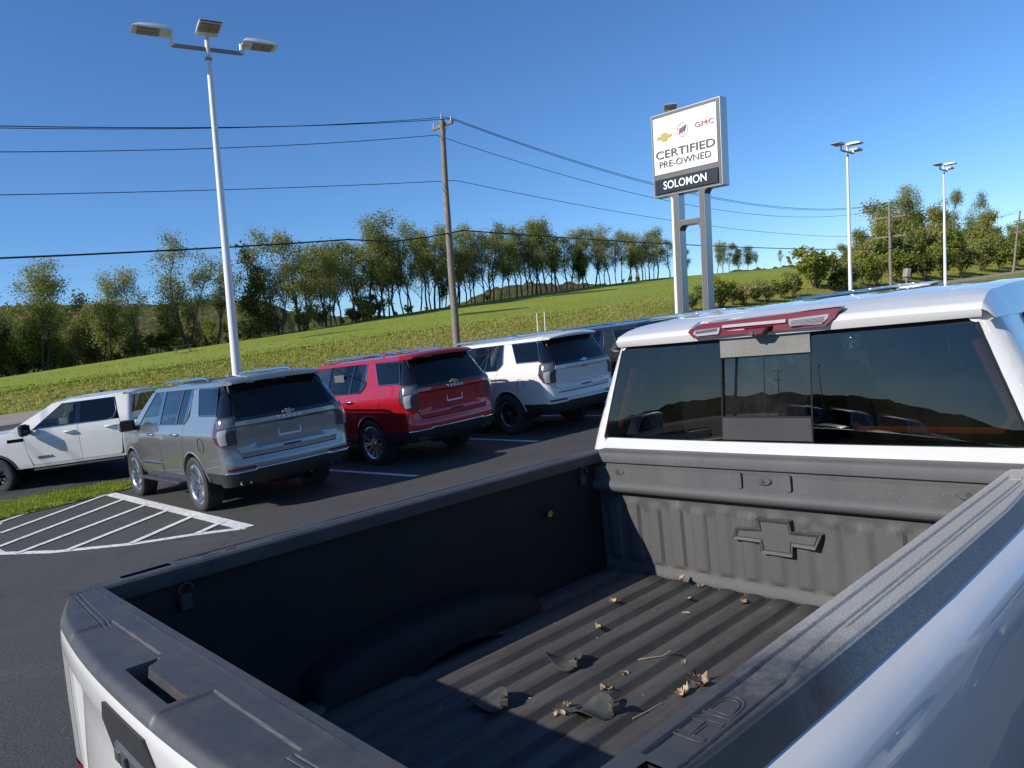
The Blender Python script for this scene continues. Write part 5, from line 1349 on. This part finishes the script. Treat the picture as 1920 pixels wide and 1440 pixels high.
        mb.grid([out_, L(out_, .003, RH - .006), L(out_, .012, RH - .026), L(out_, .020, RH - .046), L(out_, .021, 1.418), L(out_, -.02, 1.416)], flip=(s > 0))
        mb.grid([[(s * .8165, -.076, RH), (s * .822, -.076, RH)], [(s * .8165, -.076, 1.40), (s * .83, -.076, 1.40)]], flip=(s > 0))
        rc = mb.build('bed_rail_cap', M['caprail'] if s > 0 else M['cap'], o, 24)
        pk = MB().grid([[(s * .835, .06, RH - .004), (s * .835, .195, RH - .004), (s * .868, .195, RH - .004), (s * .868, .06, RH - .004), (s * .835, .06, RH - .004)], [(s * .837, .062, 1.36), (s * .837, .193, 1.36), (s * .866, .193, 1.36), (s * .866, .062, 1.36), (s * .837, .062, 1.36)]], flip=(s > 0)).add([(s * .836, .06, 1.36), (s * .867, .06, 1.36), (s * .867, .195, 1.36), (s * .836, .195, 1.36)], [(0, 1, 2, 3)])
        pk.build('stake_pocket', M['plastic'], rc)
        me = text_mesh('HD', .062, .001, outline=.0011, sx=1.55, spacing=1.0)
        place_text('embossed_letters', me, M['cap'], rc, (s * .8565, .335, RH - .0015), (0, s, 0), (-s, 0, 0))
        return rc
    rail(1); rail(-1)
    # --- tailgate
    def yo(x):
        a = abs(x); return -.1725 + .0325 * (a / .6) ** 2.2 + (.028 * ((a - .6) / .21) ** 1.6 if a > .6 else 0)
    ts = [0, .02, .04, .06, .08, .095, .10, .105, .11, .115, .125, .14, .18, .22] + frange(.26, .72, .0125) + [.74, .76, .80, .85, .88, .91, .94, .96, .98, 1.0]
    xs = sorted(set(frange(-.812, .812, .014) + [-.47, -.465, -.46, -.155, -.15, -.145, -.14, -.128, -.122, -.116, -.11, -.104, -.098, -.095, .09, .094, .098, .102, .106, .112, .118, .124, .128, .13, .42, .425, .43, .436, .44]))
    def tz_(x, y, t):
        z = RH - .001
        z -= .005 * clamp((.02 - t) / .02) ** 2 + .014 * clamp((t - .90) / .10) ** 2
        z += .0022 * max(0, 1 - abs(y + .0190) / .0022)                 # raised bead along the inner edge
        lowx = abs(x)
        plate = sstep(-.0620, -.0665, y) * sstep(.85, .80, t) * (sstep(-.470, -.462, x) - sstep(-.152, -.142, x) * sstep(.435, .425, x) * sstep(-.19, -.09, y))
        low = sstep(-.0635, -.0665, y) * ((sstep(-.472, -.466, x) * sstep(-.140, -.150, x)) + sstep(.122, .132, x) * sstep(.442, .434, x))
        z -= .0042 * clamp(low)
        # hand slot
        if -.122 < x < .110:
            yl = lerp(-.1335, -.1330, 0); ya = -.1075 if x > -.092 else lerp(-.0685, -.1075, (x + .122) / .030)
            z -= .034 * sstep(-.1360, -.1335, y) * sstep(ya + .0012, ya - .0018, y) * sstep(-.122, -.116, x) * sstep(.110, .104, x)
        if lowx > .80: z -= 0
        g = min(abs(x + .745), 9); z += gv(x + .66 + .0, .003, .003) + gv(x - .66, .003, .003)
        for sx in (-1, 1):
            xx = x * sx
            if .44 < xx < .80:
                for q in (.0, .012): z += gv(y + lerp(.078, .058, (xx - .44) / .36) + q * .95, .0022, .003)
        return z
    rows = []
    for t in ts:
        rows.append([(x, .004 + (yo(x) - .004) * t, tz_(x, .004 + (yo(x) - .004) * t, t)) for x in xs])
    mb = MB().grid(rows, flip=True)
    mb.grid([rows[0], [(x, .006, 1.42) for x in xs], [(x, -.02, 1.42) for x in xs]])
    mb.grid([rows[-1], [(x, yo(x) - .003, RH - .022) for x in xs], [(x, yo(x) + .01, RH - .026) for x in xs]], flip=True)
    for e in (0, -1): mb.grid([[r_[e] for r_ in rows], [(r_[e][0], r_[e][1], 1.40) for r_ in rows]], flip=(e == 0))
    tg = MB()
    xg = frange(-.8115, .8115, .0405)
    pg = [(.012, RH - .023), (.002, RH - .024), (-.003, RH - .032), (-.006, 1.425), (-.004, 1.385), (.004, 1.372), (.020, 1.360), (.026, 1.34), (.022, 1.25), (.014, 1.12), (.010, 1.0), (.02, .9), (.03, .80), (.04, .66), (.10, .64)]
    tg.grid([[(x, yo(x) + d, z) for x in xg] for d, z in pg], flip=True)
    tg.grid([[(x, yo(x) + d, z) for d, z in pg] for x in (-.8115,)] + [[(-.8115, .0, z) for d, z in pg]], flip=True); tg.grid([[(.8115, yo(.8115) + d, z) for d, z in pg], [(.8115, .0, z) for d, z in pg]])
    tgo = tg.build('tailgate', P, o, 28)
    mb.build('tailgate_cap', M['cap'], tgo, 24)
    MB().box((0, -.004, 1.18), (1.62, .012, .50)).build('tailgate_lining', M['liner'], tgo)
    # gate handle: hexagonal dark plate with grip and camera
    hp = [(-.125, 1.402), (-.095, 1.436), (.095, 1.436), (.125, 1.402), (.100, 1.335), (-.100, 1.335)]
    fh = lambda a, b, d: (a, -.1790 - d + .018 * clamp((1.425 - b) / .125), b)
    HS = 1.16
    hp = [(a * HS, 1.362 + (b - 1.385) * HS) for a, b in hp]
    MB().prism(hp, fh, -.02, .005, inset=shrink(hp, .008)).build('gate_handle', M['plastic'], tgo, 20)
    MB().box((0, -.172, 1.345), (.17, .018, .042), ch=.007).box((-.055, -.177, 1.345), (.028, .016, .026), ch=.004).box((.065, -.177, 1.342), (.028, .016, .030), ch=.004).build('grip', M['cap'], tgo)
    MB().lathe([(0, -.186), (.008, -.186), (.010, -.178)], (0, 0, 1.350), 'y', 12, flip=True).build('camera_lens', M['gloss'], tgo)
    # --- outer bed sides with wheel openings and lamps
    PR = ((.56, .085), (.75, .098), (.90, .092), (1.0, .104), (1.15, .110), (1.26, .106), (1.33, .100), (1.375, .084), (1.40, .060), (1.412, .036), (1.419, .016))
    for s in (-1, 1):
        a = arch_pts(1.02, .42, .54, .56)
        ol = [(-.070, .60), (.02, .56), (1.02 - .54, .56)] + a[::-1][1:-1] + [(1.56, .56), (2.135, .56), (2.135, 1.4185), (-.070, 1.4185)]
        mb = MB(); patch(mb, ol, lambda y, z: (s * (outer(y) + tab(PR, z) * sstep(-.26, .0, y) ** .5), y - .02 * sstep(.05, -.07, y) * sstep(1.41, 1.36, z), z), (s, 0, 0), frange(-.06, 2.1, .06), [.6, .68, .75, .82, .9, .95, 1.0, 1.08, 1.15, 1.21, 1.26, 1.30, 1.33, 1.355, 1.375, 1.39, 1.40, 1.406, 1.412, 1.416], (-s * .05, 0, 0)); bs = mb.build('bed_side', P, o, 50)
        mb = MB(); arch_lip(mb, lambda y, z, d: (s * (outer(y) + tab(PR, z) + d), y, z), 1.02, .42, .54, .56, w=.05); mb.build('arch_lip', P, o, 40)
        ox = lambda y, z: outer(y) + tab(PR, z) * sstep(-.26, .0, y) ** .5
        MB().grid([[(s * .832, -.074, z), (s * .87, -.096, z), (s * (ox(-.07, z) - .004), -.094, z), (s * (ox(-.07, z) + .006), -.084, z), (s * (ox(-.0, z) + .006), -.02, z), (s * (ox(.08, z) + .006), .06, z), (s * (ox(.08, z) - .01), .062, z)] for z in (.70, .705, .78, .88, .95, .995, 1.0)], flip=(s > 0)).build('tail_light', M['redlens'], o, 40)
        rows = [[(s * .8135, -.060, z), (s * .8135, -.078, z), (s * .83, -.090, z), (s * ox(-.07, z), -.088 if z < 1.37 else -.07, z)] for z in (.60, .9, 1.2, 1.36, 1.417)]
        MB().grid(rows, flip=(s < 0)).build('rear_post', P, o)
        MB().grid([[(s * .60, y, z) for y, z in arch_pts(1.02, .42, .57, .4)], [(s * .97, y, z) for y, z in arch_pts(1.02, .42, .57, .4)]], flip=(s < 0)).build('wheel_liner', M['dark'], o)
    MB().box((0, 1.05, .86), (1.66, 2.1, .12)).box((0, 1.0, .70), (.9, 2.3, .2)).build('bed_frame', M['dark'], o)
    MB().box((0, -.24, .62), (1.96, .20, .22), ch=.05).build('rear_bumper', M['chrome'], o)
    # --- cab
    yb = 2.18
    cab_and_nose(o, P, yb, 1.0, P, ('truck', M['alu']), P, M['gloss'], fw=3.02, rear_y=1.02, rad=.42)
    def rear(nm, out2, mat, off=0, rim=.02, par=o, sm=30):
        mb = MB(); patch(mb, out2, lambda x, z: (x, yb + cY(x, z) - off, z), (0, -1, 0), frange(-.95, .95, .05), frange(.6, 2, .06), (0, rim, 0) if rim else None); return mb.build(nm, mat, par, sm)
    fx = lambda z: cW(0, z) - .004
    lowp = rounded([(-.87, 1.44), (.87, 1.44), (.842, 1.517), (-.842, 1.517)], [0, 0, .02, .02])
    rear('rear_wall', [(-.93, 1.0), (.93, 1.0), (.93, 1.40), (.88, 1.50), (-.88, 1.50), (-.93, 1.40)], P, -.004)
    rear('rear_sill', lowp, P, .004)
    rear('rear_header', [(-.72, 1.912), (.72, 1.912), (.70, 1.985), (-.70, 1.985)], M['dark'], -.006)
    for s in (-1, 1):
        mb = MB(); pl = [(.845, 1.40), (fx(1.40), 1.40), (fx(1.55), 1.55), (fx(1.8), 1.80), (fx(1.93), 1.93), (fx(1.97), 1.97), (.66, 1.97), (.700, 1.925), (.716, 1.918), (.852, 1.518)]
        patch(mb, pl, lambda x, z: (s * x, yb + cY(x, z) - .003, z), (s * .5, -1, 0), frange(.6, 1.0, .02), frange(1.4, 2, .06), (0, .03, 0)); mb.build('rear_pillar', P, o, 40)
        MB().tube([(s * lerp(.852, .716, t), yb + cY(lerp(.852, .716, t), lerp(1.518, 1.92, t)) - .004, lerp(1.518, 1.92, t)) for t in (0, .5, 1)], .005, 5).build('glass_seal', M['dark'], o)
    gz = lambda x, t: 0
    e0 = lambda z: lerp(.85, .714, (z - 1.521) / .40)
    rear('rear_pane', rounded([(-e0(1.521), 1.521), (-.203, 1.521), (-.188, 1.921), (-e0(1.921), 1.921)], .012, 2), M['rearglass'], .006, .006)
    rear('rear_pane', rounded([(.171, 1.521), (e0(1.521), 1.521), (e0(1.921), 1.921), (.183, 1.921)], .012, 2), M['rearglass'], .006, .006)
    rear('sliding_pane', [(-.200, 1.618), (.168, 1.618), (.181, 1.857), (-.187, 1.857)], M['sliderglass'], -.004, .006)
    for a, b in (((-.205, 1.522), (-.189, 1.925)), ((.1705, 1.522), (.1825, 1.925)), ((-.20, 1.6165), (.168, 1.6165)), ((-.187, 1.8585), (.181, 1.8585))):
        MB().tube([(x_, yb + cY(x_, z_) - .003, z_) for x_, z_ in (a, ((a[0] + b[0]) / 2, (a[1] + b[1]) / 2), b)], .0048, 6).build('slider_seal', M['dark'], o)
    rear('frit_panel', [(-.190, 1.860), (.183, 1.860), (.184, 1.934), (-.189, 1.934)], M['fritlight'], .012, .016)
    rear('frit_panel', [(-.204, 1.527), (.170, 1.527), (.168, 1.615), (-.200, 1.615)], M['fritdark'], .008, .012)
    # orange lining seen dimly behind the glass
    lin = MB(); yy_ = yb + .055
    for a, b, r_ in (((-.80, 1.56), (-.70, 1.83), .016), ((.80, 1.60), (.70, 1.86), .020)): lin.tube([(a[0], yy_ + .02, a[1]), (b[0], yy_ + .035, b[1])], r_, 6)
    lin.tube([(.30, yy_, 1.585), (.32, yy_, 1.565), (.76, yy_, 1.565), (.79, yy_, 1.60)], .012, 6)
    lin.build('window_lining', M['amber'], o)
    MB().box((0, yb + .10, 1.3), (1.7, .10, .42)).box((0, yb + .9, 1.99), (1.3, 1.3, .02)).build('cabin_lining', M['seat'], o)
    # roof: lip over the glass, then ribbed panel
    xs = frange(-.74, .74, .02)
    def hw(y): return tab(((-.03, .735), (0, .735), (.1, .726), (.3, .722), (1.2, .71), (1.62, .69)), y)
    def rtop(x, y):
        base = tab(((-.03, 1.967), (-.01, 1.988), (.06, 2.012), (.16, 2.036), (.35, 2.052), (.7, 2.066), (1.2, 2.066), (1.62, 2.0)), y)
        a = abs(x) / hw(y)
        ribs = 0
        for c in (-.42, -.14, .14, .42):
            ribs += .003 * sstep(.12, .03, abs(x - c)) * sstep(.10, .40, y) * sstep(1.5, 1.1, y)
        edge = (.022 if y > .12 else .012) * sstep(.80, .97, a) * sstep(.1, .3, y)
        return base + ribs - .020 * a ** 10 * sstep(.05, .3, y) - .006 * a * a + edge * .3
    yr_ = [-.03, -.025, -.018, -.01, 0, .03, .06, .09, .12, .15, .18, .22, .26, .30, .36, .45, .6, .8, 1.0, 1.2, 1.3, 1.38, 1.45, 1.55, 1.62]
    rows = [[(x / .74 * hw(y), yb + y + .05 * (x / .74) ** 2 * (1 - sstep(.0, 1.0, y)), rtop(x / .74 * hw(y), y)) for x in xs] for y in yr_]
    mb = MB().grid(rows)
    fr = rows[0]
    mb.grid([fr, [(p[0], p[1] + .004, p[2] - .014) for p in fr], [(p[0] * .995, p[1] + .012, 1.936) for p in fr], [(p[0] * .99, p[1] + .06, 1.932) for p in fr]], flip=True)
    for e, sd in ((0, -1), (-1, 1)):
        mb.grid([[r_[e] for r_ in rows], [(sd * max(abs(r_[e][0]) + .003, (abs(r_[e][0]) + cX(max(y, .12), 1.94)) / 2 + .004), r_[e][1], (r_[e][2] + 1.93) / 2 + .006) for r_, y in zip(rows, yr_)], [(sd * (cX(max(y, .12), 1.93) + .006), r_[e][1], 1.93) for r_, y in zip(rows, yr_)], [(sd * (cX(max(y, .12), 1.92) - .02), r_[e][1], 1.918) for r_, y in zip(rows, yr_)]], flip=(e != 0))
    mb.build('roof', P, o, 45)
    # high brake lamp with cargo lamps and camera
    lampo = [(-.322, 1.974), (-.287, 1.944), (.262, 1.947), (.292, 1.974), (.306, 2.016), (-.262, 2.008), (-.314, 1.990)]
    fl_ = lambda a, b, d: (a, yb - .030 + .028 * sstep(1.955, 2.02, b) + .008 * (a / .3) ** 2 - d, b)
    bl = MB().prism(lampo, fl_, -.03, .012, inset=shrink(lampo, .004)); blo = bl.build('brake_lamp', M['redlens'], o, 20)
    MB().grid([[fl_(a, tab(((-.314, 1.990), (-.262, 2.008), (.306, 2.016)), a), .010) for a in frange(-.31, .30, .1)], [(a, yb + .05, 2.014) for a in frange(-.31, .30, .1)]], flip=True).build('lamp_hood', M['gloss'], blo)
    for pl in ([(-.292, 1.966), (-.268, 1.953), (-.165, 1.955), (-.160, 1.985), (-.285, 1.982)], [(.130, 1.960), (.250, 1.957), (.272, 1.978), (.272, 1.996), (.118, 1.990)]):
        c = MB().prism(pl, fl_, .008, .016, inset=shrink(pl, .003)).build('cargo_lamp', M['clear'], blo)
        for q in range(5):
            t = q / 5; zz = lerp(pl[0][1] + .002, pl[-1][1] - .004, t); a0 = min(p[0] for p in pl) + .016; a1 = max(p[0] for p in pl) - .016
            MB().tube([fl_(a0, zz, .017), fl_(a1, zz + .004, .017)], .0012, 4).build('lens_ridge', simple_grey, c)
    sl_ = [(-.155, 1.980), (.112, 1.978), (.112, 1.990), (-.155, 1.991)]
    MB().prism(sl_, fl_, .008, .015).build('lamp_strip', simple('frosted lamp strip', (.34, .30, .31), .4), blo)
    cp = [(-.055, 1.972), (-.035, 1.938), (.030, 1.938), (.062, 1.972)]
    MB().prism(cp, fl_, .0, .040, inset=shrink(cp, .006)).build('camera_housing', M['redlens'], blo, 20)
    MB().lathe([(0, -.006), (.008, -.006), (.010, 0), (.012, .004)], fl_(-.008, 1.950, .040), 'y', 16).build('camera_lens', M['chrome'], blo)
    return o
big = make_big_truck()
def on_truck(x, y, z): return big.matrix_world @ Vector((x, y, z))
TYAW = R(-46.86)
# other vehicles of the lot, out of frame, mirrored in the pickup's paint and glass
BK = 'vehicles parked behind and beside the pickup'
def parked(src, lx, ly, rz, lbl, swap=None):
    p = on_truck(lx, ly, 0); dup(src, (p.x, p.y, 0), TYAW + rz, lbl, BK, swap=swap)
parked(sierra, -8.6, -9.4, R(80), 'white crew-cab pickup behind the big pickup, mirrored in its left rear pane')
parked(suv_white, 3.35, 2.6, 0, 'unseen white SUV added close beside the big pickup to brighten its right flank')  # out of view; white so its sunlit side brightens the pickup's flank
parked(suv_red, 7.6, -2.6, R(-90), 'red SUV parked beside the big pickup on its right')
parked(suv_white, 7.8, .5, R(-90), 'white SUV parked beside the big pickup on its right')
parked(suv_grey, 7.7, 3.6, R(-90), 'grey SUV parked beside the big pickup on its right')
parked(suv_grey, 7.9, 6.7, R(-90), 'blue SUV in the row parked right of the big pickup', {M['silver']: M['blue']})
parked(suv_grey, 7.8, -5.8, R(-90), 'black SUV parked beside the big pickup on its right', {M['silver']: M['black']})
parked(suv_grey, -10, -30, R(5), 'grey SUV far behind the pickup', None)
parked(suv_white, -7, -30, R(5), 'white SUV far behind the pickup', None)
parked(suv_red, -13, -30, R(5), 'red SUV far behind the pickup', None)

# ------------------------------------------------------------------ litter in the bed
M['dryleaf'] = mat_leafy('dry curled leaf', [(0.3, (0.16, 0.10, 0.06)), (0.5, (0.36, 0.27, 0.18)), (0.7, (0.56, 0.46, 0.33))], 0.2, 0.3, 25)
M['yellowleaf'] = simple('yellow leaf', (0.55, 0.36, 0.03), 0.6)
M['rubber'] = simple('grey rubber plug', (0.05, 0.05, 0.046), 0.6, vary=.3, vscale=20)
M['twig'] = simple('dry twig', (0.30, 0.24, 0.17), 0.8)
def leaf_shape(mb, r, size, off=(0, 0, 0), curl=1.0):
    """a lobed leaf, curled up along and across"""
    n = 14; q = Matrix.Rotation(r.uniform(0, 6.28), 3, 'Z') @ Matrix.Rotation(r.gauss(0, .35), 3, 'X') @ Matrix.Rotation(r.gauss(0, .25), 3, 'Y')
    rings = []
    kx, ky, ph = r.uniform(.5, 1.3) * curl, r.uniform(.4, 1.2) * curl, r.uniform(0, 6.28)
    for f in (0.0, .35, .7, 1.0):
        ring = []
        for k in range(n):
            a = 2 * math.pi * k / n; rad = size * f * (1 + (.17 * math.cos(a * 5 + ph) + r.gauss(0, .13)) * (f > .5)) * (1 if f < 1 else 1.0)
            x, y = rad * math.cos(a), rad * .62 * math.sin(a)
            z = kx * x * x / size * .9 + ky * y * y / size * 1.4 + r.gauss(0, size * .05) * f
            ring.append(q @ Vector((x, y, z)) + Vector(off))
        rings.append(ring + [ring[0]])
    mb.grid(rings)
    st = [q @ Vector((-size * t, size * .1 * math.sin(t * 3), size * .15 * t)) + Vector(off) for t in (.0, .7, 1.3, 1.8)]
    mb.tube(st, size * .022, 4)
ZT_ = BF + .019 - .012
LF = 'dry leaves in the pickup bed'
lr = random.Random(3)
for x, y, sz, n, lbl in [(-.375, 2.03, .034, 3, 'small heap of brown curled leaves at the foot of the bulkhead'), (-.268, 1.998, .026, 2, 'pale curled leaf just right of the heap at the bulkhead foot'),
                         (-.238, 1.863, .022, 1, 'curled leaf two ridges out from the bulkhead heap'), (-.469, 1.696, .028, 1, 'flat tan leaf nearest the shaded left side of the bed'),
                         (-.03, 1.926, .030, 2, 'tan leaf below the right end of the raised emblem'), (-.161, 1.731, .024, 1, 'dark folded leaf in the middle of the front half of the bed'),
                         (-.349, 1.459, .026, 1, 'lone tan leaf near the shadow edge, left of the rubber plug'), (.063, 1.373, .020, 1, 'small dark leaf left of the biggest leaf by the near rail'),
                         (-.048, 1.216, .022, 2, 'whitish crumpled scrap of leaf with a thin stalk'), (-.028, 1.113, .027, 2, 'cream curled leaf beside the whitish scrap'),
                         (.180, 1.285, .044, 4, 'biggest pale leaf pressed against the near rail'), (.168, 1.205, .036, 3, 'brown-and-white leaf just behind the biggest leaf by the near rail'),
                         (-.045, .925, .030, 7, 'heap of brown leaf bits beside the round rubber plug at the shadow edge')]:
    mb = MB(); sz *= .6
    for k in range(n):
        o_ = (lr.gauss(0, sz * .5) if k else 0, lr.gauss(0, sz * (1.4 if n > 6 else .6)) if k else 0, .001 + k * .003)
        leaf_shape(mb, lr, sz * lr.uniform(.55, 1.0) if k else sz, o_)
    o = mb.build('dry_leaf', M['dryleaf'], None, 60); o.matrix_world = big.matrix_world @ Matrix.Translation((x, y, ZT_))
    tag(o, lbl, 'leaf', LF)
mb = MB(); leaf_shape(mb, lr, .022, (0, 0, 0), .5); o = mb.build('yellow_leaf', M['yellowleaf'], None, 60)
o.matrix_world = big.matrix_world @ Matrix.Translation((-.822, 1.741, 1.259)) @ Matrix.Rotation(1.4, 4, 'Y'); tag(o, 'small yellow leaf stuck to the dark left wall of the bed', 'leaf')
def plug(x, y, rz, lbl):
    r = random.Random(int(x * 1000)); mb = MB(); n = 26; rings = []
    for f in (0, .3, .6, .85, 1.0):
        rings.append([(.062 * f * math.cos(a), .050 * f * math.sin(a) * (1 + .15 * math.cos(a)), .010 + .018 * (f ** 2) * math.sin(a * 2 + .6) + .008 * f) for a in [2 * math.pi * k / n for k in range(n)]])
    rings.append([(p[0], p[1], p[2] - .004) for p in rings[-1]])
    mb.grid([q + [q[0]] for q in rings])
    o = mb.build('rubber_plug', M['rubber'], None, 50); o.matrix_world = big.matrix_world @ Matrix.Translation((x, y, ZT_ + .004)) @ Matrix.Rotation(rz, 4, 'Z')
    c = MB().box((.050, -.030, .020), (.030, .024, .022), ch=.003).box((.050, -.030, .033), (.010, .012, .008)); c.build('clip', M['rubber'], o)
    tag(o, lbl, 'plug', 'loose rubber floor plugs')
plug(-.256, 1.173, .3, 'loose grey rubber plug lying alone on the sunlit ridges')
plug(.034, .975, 1.2, 'loose rubber plug beside the heap of leaf bits')
plug(-.259, .836, .8, 'rubber plug lying in the shade of the tailgate')
for pts, lbl in [([(0, 0, 0), (.03, .02, .006), (.055, .055, .004), (.065, .09, .012)], 'short pale twig between the plug and the small dark leaf'), ([(0, 0, 0), (.015, .05, .004), (.02, .11, .004)], 'thin dark stalk lying across the ridges near the rail')]:
    o = MB().tube(pts, .0019, 5).build('twig', M['twig'], None, 60); x, y = (-.075, 1.325) if 'pale' in lbl else (.135, 1.02)
    o.matrix_world = big.matrix_world @ Matrix.Translation((x, y, ZT_ + .002)); tag(o, lbl, 'twig')

def bed_debris():
    r = random.Random(12); mb = MB()
    for k in range(420):
        if k < 170: x, y = r.uniform(-.6, .75), 2.075 - abs(r.gauss(0, .02))
        else: x, y = r.uniform(-.7, .7), r.uniform(.3, 2.0)
        c = ((x + .725) / .114) % 1.0; z = BF - .016 + (.026 if min(c, 1 - c) < .27 and y < 2.02 else .001)
        s_ = r.uniform(.0015, .0055); a = r.uniform(0, 6.28); t = r.uniform(0, .8) * s_
        ca, sa = math.cos(a) * s_, math.sin(a) * s_
        mb.add([(x - ca, y - sa, z), (x + sa * .5, y - ca * .5, z + t), (x + ca, y + sa, z + .0006), (x - sa * .5, y + ca * .5, z + t * .6)], [(0, 1, 2, 3)])
    o = mb.build('leaf_crumbs', M['dryleaf'], None, smooth=False); o.matrix_world = big.matrix_world.copy(); o['kind'] = 'stuff'
    tag(o, 'fine dry crumbs of leaf and grit scattered over the bed floor', 'debris')
bed_debris()
